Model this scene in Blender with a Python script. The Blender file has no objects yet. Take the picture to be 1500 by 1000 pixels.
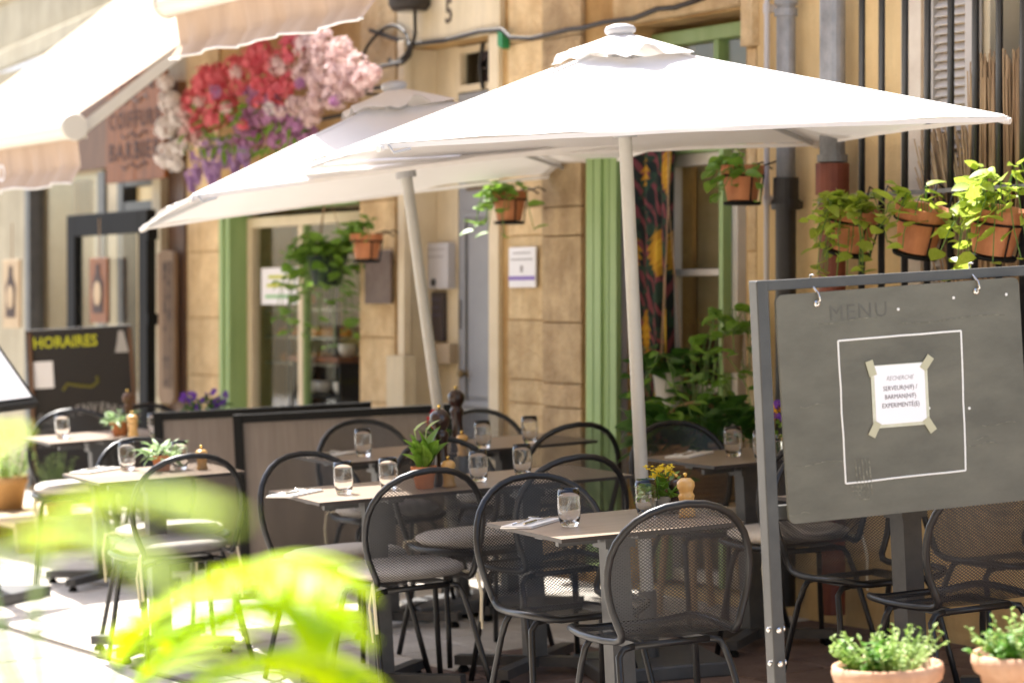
import bpy, math, random
from mathutils import Vector, Matrix
R = math.radians
random.seed(7)
sc = bpy.context.scene
COL = sc.collection

# ---------------------------------------------------------------- camera
CAM_H = 1.65
F = 4000.0                      # focal length in pixels of the 1500 px wide photograph
cam = bpy.data.cameras.new('camera')
cam.sensor_width = 36.0
cam.lens = 36.0 * F / 1500.0
cam.clip_start = 0.1
cam.clip_end = 1000
cam.dof.use_dof = True
cam.dof.focus_distance = 8.3
cam.dof.aperture_fstop = 3.0
camo = bpy.data.objects.new('camera', cam)
COL.objects.link(camo)
PITCH = math.atan(50.0 / F)     # level line sits 50 px above the picture's middle
camo.location = (0, 0, CAM_H)
camo.rotation_euler = (R(90) - PITCH, 0, 0)
sc.camera = camo

# ---------------------------------------------------------------- light
SUN_AZ = R(-29)                 # from +Y towards +X
SUN_EL = R(58)
to_sun = Vector((math.sin(SUN_AZ) * math.cos(SUN_EL), math.cos(SUN_AZ) * math.cos(SUN_EL), math.sin(SUN_EL)))
sun = bpy.data.lights.new('sun', 'SUN')
sun.energy = 5.0
sun.angle = R(0.55)
sun.color = (1.0, 0.955, 0.89)
suno = bpy.data.objects.new('sun', sun)
suno.rotation_euler = (-to_sun).to_track_quat('-Z', 'Y').to_euler()
suno.location = (-4, 8, 12)
COL.objects.link(suno)
w = bpy.data.worlds.new('World')
sc.world = w
w.use_nodes = True
nt = w.node_tree
sky = nt.nodes.new('ShaderNodeTexSky')
sky.sky_type = 'NISHITA'
sky.sun_disc = False
sky.sun_elevation = SUN_EL
sky.sun_rotation = SUN_AZ % (2 * math.pi)
sky.air_density = 1.0
sky.dust_density = 2.5
sky.ozone_density = 0.6
nt.links.new(sky.outputs[0], nt.nodes['Background'].inputs[0])
nt.nodes['Background'].inputs[1].default_value = 0.15
sc.view_settings.view_transform = 'Standard'
sc.view_settings.look = 'None'
sc.view_settings.exposure = 1.64
sc.view_settings.gamma = 1
sc.cycles.use_denoising = True
sc.cycles.max_bounces = 10
sc.cycles.transparent_max_bounces = 24
sc.cycles.sample_clamp_indirect = 6

# ---------------------------------------------------------------- frames of the place
ND = Vector((0.8660254, 0.5, 0))          # across the street, towards the houses
SD = Vector((-0.5, 0.8660254, 0))         # along the street, uphill end at the far left
WALL = 6.7                                # house fronts stand this far across
SLOPE = 0.058                             # pavement rises towards the houses
AL = math.atan(SLOPE)
WZ = WALL * SLOPE                         # pavement height at the house fronts
NT = Vector((ND.x * math.cos(AL), ND.y * math.cos(AL), math.sin(AL)))
UP = NT.cross(SD)
GF = Matrix(((NT.x, SD.x, UP.x, 0), (NT.y, SD.y, UP.y, 0), (NT.z, SD.z, UP.z, 0), (0, 0, 0, 1)))
WF = Matrix(((SD.x, -ND.x, 0, ND.x * WALL), (SD.y, -ND.y, 0, ND.y * WALL), (0, 0, 1, 0), (0, 0, 0, 1)))

def U(px, v=0.0):
    """distance along the house front of the sight line through column px, v metres in front of the wall"""
    t = (px - 750) / F
    y = (WALL - v) / (ND.x * t + ND.y)
    return SD.x * t * y + SD.y * y
def depth(px, v=0.0):
    return (WALL - v) / (ND.x * (px - 750) / F + ND.y)
def Z(px, py, v=0.0):
    return CAM_H + (450 - py) / F * depth(px, v)
def gz(x, y):
    return SLOPE * (ND.x * x + ND.y * y)

# ---------------------------------------------------------------- materials
MATS = {}
def nd(t, typ, **kw):
    n = t.nodes.new(typ)
    for k, v in kw.items():
        setattr(n, k, v)
    return n
def math_node(t, op, a, b=None):
    m = nd(t, 'ShaderNodeMath', operation=op)
    for i, q in enumerate((a, b)):
        if q is None: continue
        if isinstance(q, (int, float)): m.inputs[i].default_value = q
        else: t.links.new(q, m.inputs[i])
    return m.outputs[0]
def mat(name, col, rough=0.6, metal=0.0, col2=None, scale=6.0, detail=6.0, stretch=(1, 1, 1), bump=0.0, bscale=None,
        rand=0.0, trans=0.0, spec=0.5, contrast=(0.35, 0.65), grain=0.0, coat=0.0, streak=0.0):
    if name in MATS: return MATS[name]
    m = bpy.data.materials.new(name); m.use_nodes = True; MATS[name] = m
    t = m.node_tree; p = t.nodes['Principled BSDF']; out = t.nodes['Material Output']
    p.inputs['Roughness'].default_value = rough
    p.inputs['Metallic'].default_value = metal
    p.inputs['Specular IOR Level'].default_value = spec
    if coat: p.inputs['Coat Weight'].default_value = coat; p.inputs['Coat Roughness'].default_value = 0.1
    tc = nd(t, 'ShaderNodeTexCoord'); mp = nd(t, 'ShaderNodeMapping')
    mp.inputs['Scale'].default_value = stretch
    t.links.new(tc.outputs['Object'], mp.inputs[0])
    csock = None
    if col2:
        n = nd(t, 'ShaderNodeTexNoise'); n.inputs['Scale'].default_value = scale; n.inputs['Detail'].default_value = detail
        n.inputs['Roughness'].default_value = 0.62
        t.links.new(mp.outputs[0], n.inputs['Vector'])
        r = nd(t, 'ShaderNodeValToRGB')
        r.color_ramp.elements[0].position = contrast[0]; r.color_ramp.elements[1].position = contrast[1]
        r.color_ramp.elements[0].color = (*col, 1); r.color_ramp.elements[1].color = (*col2, 1)
        t.links.new(n.outputs[0], r.inputs[0]); csock = r.outputs[0]
    else:
        rgb = nd(t, 'ShaderNodeRGB'); rgb.outputs[0].default_value = (*col, 1); csock = rgb.outputs[0]
    if grain:
        n2 = nd(t, 'ShaderNodeTexNoise'); n2.inputs['Scale'].default_value = 90; n2.inputs['Detail'].default_value = 3
        t.links.new(mp.outputs[0], n2.inputs['Vector'])
        hv = nd(t, 'ShaderNodeHueSaturation'); t.links.new(csock, hv.inputs['Color'])
        v = math_node(t, 'MULTIPLY_ADD', n2.outputs[0], grain * 2); t.nodes[-1].inputs[2].default_value = 1 - grain
        t.links.new(v, hv.inputs['Value']); csock = hv.outputs[0]
    if streak:
        m2 = nd(t, 'ShaderNodeMapping'); m2.inputs['Scale'].default_value = (3.0, 3.0, 0.45); t.links.new(tc.outputs['Object'], m2.inputs[0])
        n3 = nd(t, 'ShaderNodeTexNoise'); n3.inputs['Scale'].default_value = 2.2; n3.inputs['Detail'].default_value = 9; n3.inputs['Roughness'].default_value = .7; t.links.new(m2.outputs[0], n3.inputs['Vector'])
        mr = nd(t, 'ShaderNodeMapRange'); mr.inputs['From Min'].default_value = .40; mr.inputs['From Max'].default_value = .58; mr.inputs['To Min'].default_value = 1 - streak; mr.inputs['To Max'].default_value = 1.0
        t.links.new(n3.outputs[0], mr.inputs[0]); hv = nd(t, 'ShaderNodeHueSaturation'); t.links.new(csock, hv.inputs['Color']); t.links.new(mr.outputs[0], hv.inputs['Value']); csock = hv.outputs[0]
    if rand:
        oi = nd(t, 'ShaderNodeObjectInfo'); hv = nd(t, 'ShaderNodeHueSaturation'); t.links.new(csock, hv.inputs['Color'])
        v = math_node(t, 'MULTIPLY_ADD', oi.outputs['Random'], rand * 2); t.nodes[-1].inputs[2].default_value = 1 - rand
        t.links.new(v, hv.inputs['Value']); csock = hv.outputs[0]
    t.links.new(csock, p.inputs['Base Color'])
    if bump:
        bn = nd(t, 'ShaderNodeTexNoise'); bn.inputs['Scale'].default_value = bscale or scale * 4; bn.inputs['Detail'].default_value = 5
        t.links.new(mp.outputs[0], bn.inputs['Vector'])
        bp = nd(t, 'ShaderNodeBump'); bp.inputs['Strength'].default_value = bump; bp.inputs['Distance'].default_value = 0.02
        t.links.new(bn.outputs[0], bp.inputs['Height']); t.links.new(bp.outputs[0], p.inputs['Normal'])
    if trans:
        tr = nd(t, 'ShaderNodeBsdfTranslucent'); t.links.new(csock, tr.inputs[0])
        mx = nd(t, 'ShaderNodeMixShader'); mx.inputs[0].default_value = trans
        t.links.new(p.outputs[0], mx.inputs[1]); t.links.new(tr.outputs[0], mx.inputs[2]); t.links.new(mx.outputs[0], out.inputs[0])
    return m
def glass_pane(name, tint=(0.97, 0.985, 0.98), amount=0.9):
    if name in MATS: return MATS[name]
    m = bpy.data.materials.new(name); m.use_nodes = True; MATS[name] = m
    t = m.node_tree; t.nodes.remove(t.nodes['Principled BSDF']); out = t.nodes['Material Output']
    tr = nd(t, 'ShaderNodeBsdfTransparent'); tr.inputs[0].default_value = (*tint, 1)
    gl = nd(t, 'ShaderNodeBsdfGlossy'); gl.inputs['Roughness'].default_value = 0.02
    lw = nd(t, 'ShaderNodeLayerWeight'); f2 = math_node(t, 'MULTIPLY', math_node(t, 'ADD', math_node(t, 'MULTIPLY', math_node(t, 'POWER', lw.outputs['Facing'], 5.0), .9), .04), amount)
    mx = nd(t, 'ShaderNodeMixShader'); t.links.new(f2, mx.inputs[0])
    t.links.new(tr.outputs[0], mx.inputs[1]); t.links.new(gl.outputs[0], mx.inputs[2]); t.links.new(mx.outputs[0], out.inputs[0])
    return m
def real_glass(name):
    if name in MATS: return MATS[name]
    m = mat(name, (0.97, 0.98, 0.98), 0.015)
    p = m.node_tree.nodes['Principled BSDF']
    p.inputs['Transmission Weight'].default_value = 1.0; p.inputs['IOR'].default_value = 1.46
    return m
def perforated(name, col=(0.034, 0.034, 0.036), pu=0.0128, pv=0.0098, wire=0.32):
    """expanded metal: a lattice of wires with open diamonds between them, laid out in metres of the sheet"""
    if name in MATS: return MATS[name]
    m = bpy.data.materials.new(name); m.use_nodes = True; MATS[name] = m
    t = m.node_tree; p = t.nodes['Principled BSDF']; out = t.nodes['Material Output']
    p.inputs['Base Color'].default_value = (*col, 1); p.inputs['Roughness'].default_value = 0.38; p.inputs['Metallic'].default_value = 0.2
    uv = nd(t, 'ShaderNodeUVMap'); sp = nd(t, 'ShaderNodeSeparateXYZ'); t.links.new(uv.outputs[0], sp.inputs[0])
    a = math_node(t, 'MULTIPLY', sp.outputs[0], 1 / pu); b = math_node(t, 'MULTIPLY', sp.outputs[1], 1 / pv)
    f1 = math_node(t, 'FRACT', math_node(t, 'ADD', math_node(t, 'ADD', a, b), 200.0))
    f2 = math_node(t, 'FRACT', math_node(t, 'ADD', math_node(t, 'SUBTRACT', a, b), 200.0))
    s = math_node(t, 'MAXIMUM', math_node(t, 'LESS_THAN', f1, wire), math_node(t, 'LESS_THAN', f2, wire))
    tr = nd(t, 'ShaderNodeBsdfTransparent'); mx = nd(t, 'ShaderNodeMixShader'); t.links.new(s, mx.inputs[0])
    t.links.new(tr.outputs[0], mx.inputs[1]); t.links.new(p.outputs[0], mx.inputs[2]); t.links.new(mx.outputs[0], out.inputs[0])
    return m

M_plaster = mat('ochre_plaster', (0.62, 0.43, 0.20), 0.9, col2=(0.72, 0.53, 0.27), scale=1.8, bump=0.25, bscale=40, grain=0.06, streak=.14)
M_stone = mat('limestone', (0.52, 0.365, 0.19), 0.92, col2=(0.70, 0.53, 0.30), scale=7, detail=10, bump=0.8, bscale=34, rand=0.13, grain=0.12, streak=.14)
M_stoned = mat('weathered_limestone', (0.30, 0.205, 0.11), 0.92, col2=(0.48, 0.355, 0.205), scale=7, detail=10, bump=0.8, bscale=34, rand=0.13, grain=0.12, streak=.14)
M_wallstone = mat('rendered_stone_wall', (0.37, 0.215, 0.075), 0.93, col2=(0.55, 0.365, 0.155), scale=3.2, bump=0.6, bscale=24, grain=0.12, streak=.14)
M_mortar = mat('mortar', (0.24, 0.17, 0.10), 0.95, col2=(0.33, 0.24, 0.15), scale=12)
M_cream = mat('cream_paint', (0.60, 0.50, 0.33), 0.6, col2=(0.68, 0.58, 0.41), scale=4, bump=0.05)
M_creamwall = mat('cream_render', (0.62, 0.52, 0.34), 0.85, col2=(0.70, 0.60, 0.42), scale=2.5, bump=0.15, bscale=30, grain=0.05, streak=.14)
M_pale = mat('pale_facade', (0.34, 0.29, 0.19), 0.85, col2=(0.46, 0.40, 0.28), scale=1.5, bump=0.2, bscale=20, streak=.14)
M_green = mat('sage_green_paint', (0.235, 0.36, 0.13), 0.5, col2=(0.29, 0.42, 0.17), scale=3, stretch=(4, 4, 0.5))
M_greyblue = mat('grey_blue_paint', (0.24, 0.25, 0.27), 0.5, col2=(0.29, 0.30, 0.32), scale=3)
M_white = mat('off_white_paint', (0.66, 0.63, 0.58), 0.5, col2=(0.74, 0.71, 0.66), scale=5)
M_black = mat('black_powder_coat', (0.012, 0.012, 0.013), 0.36, col2=(0.018, 0.018, 0.019), scale=30, spec=0.45)
M_blackm = mat('matt_black_metal', (0.009, 0.009, 0.009), 0.75, spec=0.18)
M_greym = mat('anthracite_metal', (0.055, 0.056, 0.058), 0.42, col2=(0.08, 0.08, 0.08), scale=14)
M_mesh = perforated('expanded_metal_mesh')
M_hpl = mat('taupe_laminate', (0.25, 0.185, 0.135), 0.36, col2=(0.31, 0.235, 0.175), scale=3, stretch=(1, 14, 1), detail=8)
M_edge = mat('dark_laminate_core', (0.035, 0.025, 0.02), 0.5)
M_cush = mat('beige_cushion_fabric', (0.63, 0.58, 0.52), 0.95, col2=(0.70, 0.65, 0.59), scale=60, bump=0.2, bscale=300)
M_tie = mat('cream_cotton_tape', (0.62, 0.55, 0.40), 0.9)
M_canvas = mat('white_parasol_canvas', (0.80, 0.765, 0.735), 0.9, col2=(0.84, 0.81, 0.78), scale=1.2, bump=0.06, bscale=250, trans=0.055)
M_poleg = mat('pale_grey_pole', (0.50, 0.49, 0.45), 0.42, col2=(0.55, 0.54, 0.50), scale=8)
M_capg = mat('grey_plastic_cap', (0.45, 0.45, 0.46), 0.45)
M_awn = mat('cream_awning_fabric', (0.47, 0.35, 0.265), 0.92, col2=(0.56, 0.43, 0.33), scale=1.5, stretch=(6, 1, 1), trans=0.12)
M_awnbar = mat('cream_awning_metal', (0.66, 0.62, 0.53), 0.4)
M_terra = mat('terracotta', (0.46, 0.15, 0.05), 0.78, col2=(0.62, 0.25, 0.11), scale=7, detail=9, bump=0.12, bscale=60, rand=.12, streak=.25)
M_terral = mat('pale_terracotta', (0.52, 0.28, 0.16), 0.82, col2=(0.68, 0.43, 0.29), scale=6, detail=9, bump=0.15, bscale=50, streak=.15)
M_soil = mat('potting_soil', (0.03, 0.02, 0.013), 0.95, col2=(0.06, 0.04, 0.025), scale=40, bump=0.6)
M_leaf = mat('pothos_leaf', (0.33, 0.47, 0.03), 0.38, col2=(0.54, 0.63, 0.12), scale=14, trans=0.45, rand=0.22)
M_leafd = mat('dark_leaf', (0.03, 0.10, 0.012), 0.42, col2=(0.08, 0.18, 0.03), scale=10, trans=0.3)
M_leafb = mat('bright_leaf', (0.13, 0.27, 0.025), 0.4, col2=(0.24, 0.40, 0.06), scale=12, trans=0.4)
M_herb = mat('herb_leaf', (0.26, 0.42, 0.07), 0.6, col2=(0.48, 0.58, 0.26), scale=10, trans=0.4)
M_palm = mat('palm_leaflet', (0.36, 0.53, 0.001), 0.45, col2=(0.54, 0.66, 0.004), scale=7, trans=0.62)
M_stem = mat('green_stem', (0.12, 0.22, 0.04), 0.6)
M_wood = mat('warm_sign_wood', (0.11, 0.032, 0.005), 0.6, col2=(0.25, 0.080, 0.014), scale=5, stretch=(6, 6, 0.7), detail=8)
M_woodd = mat('brown_wood', (0.085, 0.038, 0.016), 0.6, col2=(0.15, 0.07, 0.03), scale=5, stretch=(6, 6, 0.7))
M_woodl = mat('light_wood', (0.38, 0.26, 0.14), 0.6, col2=(0.48, 0.35, 0.20), scale=6, stretch=(5, 5, 0.8))
M_beech = mat('beech_wood', (0.55, 0.31, 0.09), 0.35, col2=(0.63, 0.38, 0.13), scale=12, stretch=(5, 5, 1), coat=0.3)
M_mill = mat('dark_mill_wood', (0.018, 0.008, 0.006), 0.3, col2=(0.034, 0.013, 0.009), scale=12, stretch=(6, 6, 1), coat=0.2)
M_brass = mat('brass', (0.62, 0.42, 0.12), 0.25, metal=1)
M_steel = mat('brushed_steel', (0.62, 0.61, 0.59), 0.25, metal=1)
M_zinc = mat('zinc_pipe', (0.15, 0.155, 0.165), 0.45, metal=0.3, col2=(0.30, 0.30, 0.31), scale=9, stretch=(1, 1, 0.6), bump=0.05)
M_cast = mat('cast_iron', (0.012, 0.012, 0.014), 0.5, col2=(0.020, 0.020, 0.022), scale=10)
M_rustred = mat('red_painted_iron', (0.13, 0.028, 0.014), 0.55, col2=(0.20, 0.05, 0.025), scale=8)
M_pvc = mat('grey_conduit', (0.50, 0.49, 0.50), 0.5)
M_slate = mat('slate_chalkboard', (0.092, 0.088, 0.069), 0.62, col2=(0.150, 0.142, 0.110), scale=3.2, detail=12, contrast=(0.36, 0.72), stretch=(1, 1, 2.2), spec=0.35, grain=.05)
M_chalk = mat('chalk', (0.72, 0.71, 0.68), 0.95)
M_ghost = mat('wiped_chalk', (0.074, 0.071, 0.057), 0.7, col2=(0.10, 0.096, 0.078), scale=40)
M_ghostl = mat('chalk_dust', (0.21, 0.20, 0.155), 0.9, col2=(0.11, 0.105, 0.082), scale=60, contrast=(0.35, 0.55))
M_bb = mat('black_chalkboard', (0.016, 0.013, 0.012), 0.7)
M_yellowchalk = mat('yellow_chalk', (0.50, 0.52, 0.03), 0.9)
M_dimchalk = mat('dull_yellow_chalk', (0.13, 0.12, 0.02), 0.9)
M_greychalk = mat('grey_chalk', (0.40, 0.39, 0.38), 0.9)
M_paper = mat('white_paper', (0.78, 0.77, 0.79), 0.8)
M_tape = mat('masking_tape', (0.42, 0.40, 0.27), 0.55)
M_ink = mat('grey_ink', (0.10, 0.08, 0.09), 0.8)
M_inkl = mat('pale_grey_ink', (0.33, 0.31, 0.32), 0.8)
M_burn = mat('burnt_lettering', (0.035, 0.012, 0.006), 0.7)
M_fabric = mat('taupe_screen_fabric', (0.165, 0.138, 0.122), 0.95, col2=(0.20, 0.17, 0.15), scale=8, stretch=(10, 10, 0.4), bump=0.1, bscale=60)
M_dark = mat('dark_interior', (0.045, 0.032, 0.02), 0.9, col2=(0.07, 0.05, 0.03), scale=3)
M_inwall = mat('interior_wall', (0.60, 0.44, 0.21), 0.9, col2=(0.68, 0.52, 0.28), scale=2)
M_glass = glass_pane('window_glass')
M_tumbler = real_glass('tumbler_glass')
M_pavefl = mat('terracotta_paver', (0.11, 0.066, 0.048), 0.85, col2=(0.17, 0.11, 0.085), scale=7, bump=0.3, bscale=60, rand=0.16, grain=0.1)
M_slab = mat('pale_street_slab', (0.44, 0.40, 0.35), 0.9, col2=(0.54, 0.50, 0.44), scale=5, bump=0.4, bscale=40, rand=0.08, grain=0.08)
M_joint = mat('paving_joint', (0.10, 0.085, 0.07), 0.95, col2=(0.16, 0.14, 0.12), scale=20)
M_street = mat('street_ground', (0.42, 0.38, 0.33), 0.95, col2=(0.50, 0.46, 0.40), scale=2, bump=0.3, bscale=40)
M_twig = mat('willow_twig', (0.24, 0.14, 0.075), 0.8, col2=(0.50, 0.36, 0.21), scale=6, stretch=(1, 1, 0.2))
M_shut = mat('pale_shutter_paint', (0.48, 0.44, 0.40), 0.6, col2=(0.55, 0.51, 0.47), scale=6)
M_lila = mat('violet_print', (0.22, 0.14, 0.45), 0.6)
M_cableb = mat('black_cable', (0.02, 0.014, 0.010), 0.6)
M_wicker = mat('wicker', (0.36, 0.21, 0.09), 0.8, col2=(0.48, 0.30, 0.14), scale=40, stretch=(1, 1, 3), bump=0.5)
def flower(n, c, c2, tr=0.3): return mat(n, c, 0.7, col2=c2, scale=18, trans=tr)
M_fred = flower('coral_petal', (0.70, 0.10, 0.15), (0.84, 0.26, 0.29))
M_fpink = flower('blush_petal', (0.70, 0.50, 0.48), (0.82, 0.66, 0.63))
M_fwhite = flower('white_petal', (0.78, 0.74, 0.72), (0.84, 0.81, 0.79))
M_fpurp = flower('purple_petal', (0.40, 0.15, 0.35), (0.60, 0.33, 0.52))
M_fviol = flower('violet_petal', (0.34, 0.19, 0.44), (0.55, 0.37, 0.62))
M_fyel = flower('yellow_petal', (0.75, 0.52, 0.02), (0.80, 0.60, 0.04))
M_forg = flower('orange_petal', (0.75, 0.33, 0.01), (0.80, 0.42, 0.02))
M_pansy = flower('pansy_violet', (0.12, 0.03, 0.30), (0.20, 0.06, 0.42))
M_red = flower('red_petal', (0.45, 0.02, 0.03), (0.6, 0.04, 0.05))

# ---------------------------------------------------------------- mesh building
class MB:
    def __init__(s):
        s.v = []; s.f = []; s.uv = {}
    def add(s, vs, fs, M=None):
        b = len(s.v)
        s.v += [(M @ Vector(q)) if M else Vector(q) for q in vs]
        s.f += [tuple(b + i for i in q) for q in fs]
        return s
    def box(s, c, d, M=None):
        x, y, z = c; a, b, h = d[0] / 2, d[1] / 2, d[2] / 2
        vs = [(x - a, y - b, z - h), (x + a, y - b, z - h), (x + a, y + b, z - h), (x - a, y + b, z - h),
              (x - a, y - b, z + h), (x + a, y - b, z + h), (x + a, y + b, z + h), (x - a, y + b, z + h)]
        return s.add(vs, [(3, 2, 1, 0), (4, 5, 6, 7), (0, 1, 5, 4), (1, 2, 6, 5), (2, 3, 7, 6), (3, 0, 4, 7)], M)
    def bx(s, x0, x1, y0, y1, z0, z1, M=None):
        return s.box(((x0 + x1) / 2, (y0 + y1) / 2, (z0 + z1) / 2), (abs(x1 - x0), abs(y1 - y0), abs(z1 - z0)), M)
    def tube(s, pts, r, n=8, closed=False):
        pts = [Vector(p) for p in pts]; m = len(pts)
        rs = r if isinstance(r, (list, tuple)) else [r] * m
        tans = []
        for i in range(m):
            if closed: d = pts[(i + 1) % m] - pts[i - 1]
            else: d = pts[min(i + 1, m - 1)] - pts[max(i - 1, 0)]
            tans.append(d.normalized() if d.length > 1e-9 else Vector((0, 0, 1)))
        a = Vector((0, 0, 1)) if abs(tans[0].z) < 0.9 else Vector((1, 0, 0))
        nx = tans[0].cross(a).normalized(); vs = []
        for i in range(m):
            nx = (nx - tans[i] * nx.dot(tans[i])).normalized(); ny = tans[i].cross(nx)
            for k in range(n):
                q = 2 * math.pi * k / n
                vs.append(pts[i] + (nx * math.cos(q) + ny * math.sin(q)) * rs[i])
        fs = []
        for i in range(m if closed else m - 1):
            j = (i + 1) % m
            for k in range(n):
                l = (k + 1) % n
                fs.append((i * n + k, i * n + l, j * n + l, j * n + k))
        if not closed:
            fs.append(tuple(range(n - 1, -1, -1))); fs.append(tuple((m - 1) * n + k for k in range(n)))
        return s.add(vs, fs)
    def lathe(s, prof, n=20, c=(0, 0, 0), M=None):
        vs = []; fs = []; m = len(prof)
        for (r, z) in prof:
            for k in range(n):
                q = 2 * math.pi * k / n
                vs.append((c[0] + max(r, 1e-5) * math.cos(q), c[1] + max(r, 1e-5) * math.sin(q), c[2] + z))
        for i in range(m - 1):
            for k in range(n):
                l = (k + 1) % n
                fs.append((i * n + k, i * n + l, (i + 1) * n + l, (i + 1) * n + k))
        return s.add(vs, fs, M)
    def grid(s, fn, nu, nv):
        vs = [fn(i / nu, j / nv) for j in range(nv + 1) for i in range(nu + 1)]
        fs = [(j * (nu + 1) + i, j * (nu + 1) + i + 1, (j + 1) * (nu + 1) + i + 1, (j + 1) * (nu + 1) + i) for j in range(nv) for i in range(nu)]
        return s.add(vs, fs)
    def prism(s, poly, y0, y1, M=None):
        """outline in x,z given front depth y0 and back depth y1"""
        n = len(poly)
        vs = [(p[0], y0, p[1]) for p in poly] + [(p[0], y1, p[1]) for p in poly]
        fs = [tuple(range(n)), tuple(range(2 * n - 1, n - 1, -1))] + [(i + n, (i + 1) % n + n, (i + 1) % n, i) for i in range(n)]
        return s.add(vs, fs, M)
    def mesh(s, name):
        me = bpy.data.meshes.new(name); me.from_pydata([tuple(q) for q in s.v], [], s.f); me.update(); return me
def link(name, data, parent=None):
    o = bpy.data.objects.new(name, data); COL.objects.link(o)
    if parent: o.parent = parent
    return o
def part(name, mb, m, parent=None, smooth=False, bevel=0.0, kind=None, label=None):
    me = mb.mesh(name) if isinstance(mb, MB) else mb
    if len(me.materials) == 0: me.materials.append(m)
    if smooth: me.shade_smooth()
    o = link(name, me, parent)
    if bevel:
        b = o.modifiers.new('bevel', 'BEVEL'); b.width = bevel; b.segments = 2; b.limit_method = 'ANGLE'; b.angle_limit = R(40)
    if kind: o['kind'] = kind
    if label: o['label'] = label
    return o
def thing(name, label, cat, M=None, group=None):
    o = link(name, None); o.empty_display_size = 0.1
    if M: o.matrix_world = M
    o['label'] = label; o['category'] = cat
    if group: o['group'] = group
    return o
def tag(o, label, cat, group=None):
    o['label'] = label; o['category'] = cat
    if group: o['group'] = group
    return o
def copy_tree(o, parent=None):
    c = o.copy(); COL.objects.link(c); c.parent = parent
    for ch in list(KIDS.get(o.name, [])) or [q for q in o.children]:
        copy_tree(ch, c)
    return c
KIDS = {}
def on_ground(x, y, face, h=0.0):
    """standing square on the sloping pavement, local +y turned to the heading face (degrees, 0 = straight down the lens axis, + = left)"""
    p = Vector((x, y, 0)); a = p.dot(ND) / math.cos(AL); u = p.dot(SD)
    return GF @ Matrix.Translation((a, u, h)) @ Matrix.Rotation(R(face - 30), 4, 'Z')
def on_wall(u, v, z):
    return WF @ Matrix.Translation((u, v, z))
def text_mesh(body, size, extrude=0.0005, align='CENTER', shear=0.0, bold=0.0, spacing=1.0):
    cu = bpy.data.curves.new('lettering', 'FONT'); cu.body = body; cu.size = size; cu.extrude = extrude
    cu.align_x = align; cu.shear = shear; cu.offset = bold; cu.space_character = spacing; cu.resolution_u = 2
    o = bpy.data.objects.new('lettering_tmp', cu); COL.objects.link(o)
    dg = bpy.context.evaluated_depsgraph_get(); dg.update()
    me = bpy.data.meshes.new_from_object(o.evaluated_get(dg))
    bpy.data.objects.remove(o); bpy.data.curves.remove(cu)
    me.materials.clear()
    return me
def lettering(body, size, m, parent, M, **kw):
    o = part('lettering', text_mesh(body, size, **kw), m, parent); o.matrix_local = M; return o
# text plane (x right, y up) -> upright plane facing local -y
UPRIGHT = Matrix(((1, 0, 0, 0), (0, 0, -1, 0), (0, 1, 0, 0), (0, 0, 0, 1)))
# text plane on the house fronts: street side is +v, reading direction is -u
WTEXT = Matrix(((-1, 0, 0, 0), (0, 0, 1, 0), (0, 1, 0, 0), (0, 0, 0, 1)))

# ---------------------------------------------------------------- leaves
LEAF_V = []
for i, (wd, y) in enumerate(((0.0, 0.0), (0.27, 0.10), (0.39, 0.34), (0.33, 0.60), (0.17, 0.84), (0.0, 1.0))):
    LEAF_V.append((wd, y))
def leaf_geo(wf=1.0, fold=0.10, droop=0.22):
    vs = []; fs = []
    ring = LEAF_V
    for (wd, y) in ring:
        z = -droop * y * y
        vs.append((0, y, z))
    for sgn in (-1, 1):
        for (wd, y) in ring[1:-1]:
            vs.append((sgn * wd * wf, y - 0.05 * (1 if y < 0.2 else 0), -droop * y * y + fold * wd * 2))
    for k, b in enumerate((6, 10)):
        q = [(0, 1, b)] + [(i, i + 1, b + i, b + i - 1) for i in range(1, 4)] + [(4, 5, b + 3)]
        fs += [tuple(reversed(x)) if k == 0 else x for x in q]
    return vs, fs
def aim(p, d, roll=0.0, size=1.0):
    d = Vector(d).normalized(); up = Vector((0, 0, 1))
    if abs(d.z) > 0.97: up = Vector((1, 0, 0))
    x = d.cross(up).normalized(); z = x.cross(d)
    M = Matrix(((x.x, d.x, z.x, 0), (x.y, d.y, z.y, 0), (x.z, d.z, z.z, 0), (0, 0, 0, 1)))
    return Matrix.Translation(p) @ M @ Matrix.Rotation(roll, 4, 'Y') @ Matrix.Scale(size, 4)
def rnd(a, b): return random.uniform(a, b)
LV1 = leaf_geo()
LV2 = leaf_geo(0.45, 0.08, 0.35)
LV3 = leaf_geo(0.8, 0.16, 0.1)
def trailing(n, reach, drop, rise, size, geo=LV1, spread=2 * math.pi, a0=0.0, per=6, front=False):
    """stems leaving a pot and trailing over its rim; returns stem mesh builder and list of leaf matrices"""
    st = MB(); mats = []
    for i in range(n):
        a = a0 + (i + rnd(-.35, .35)) / n * spread
        if front and math.sin(a) < -.2: a = -a
        L = reach * rnd(.45, 1.1); dp = drop * rnd(.2, 1.2); rs = rise * rnd(.2, 1.2)
        pts = []
        for k in range(7):
            s = k / 6
            r = 0.02 + L * (s ** 0.8) + rnd(-.008, .008)
            z = rs * math.sin(min(1, s * 1.5) * math.pi * .62) * (1 - s * .4) - dp * s * s * s
            a2 = a + rnd(-.08, .08)
            pts.append(Vector((math.cos(a2) * r, math.sin(a2) * r, z)))
        st.tube(pts, 0.0022, 5)
        for k in range(per):
            s = (k + 1) / per
            f = s * 6; j = min(5, int(f)); p = pts[j].lerp(pts[j + 1], f - j)
            an = a + rnd(-1.6, 1.6)
            d = Vector((math.cos(an), math.sin(an), rnd(-.5, .7)))
            mats.append(aim(p, d, rnd(-.7, .7), size * rnd(.6, 1.2)))
    return st, mats
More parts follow.
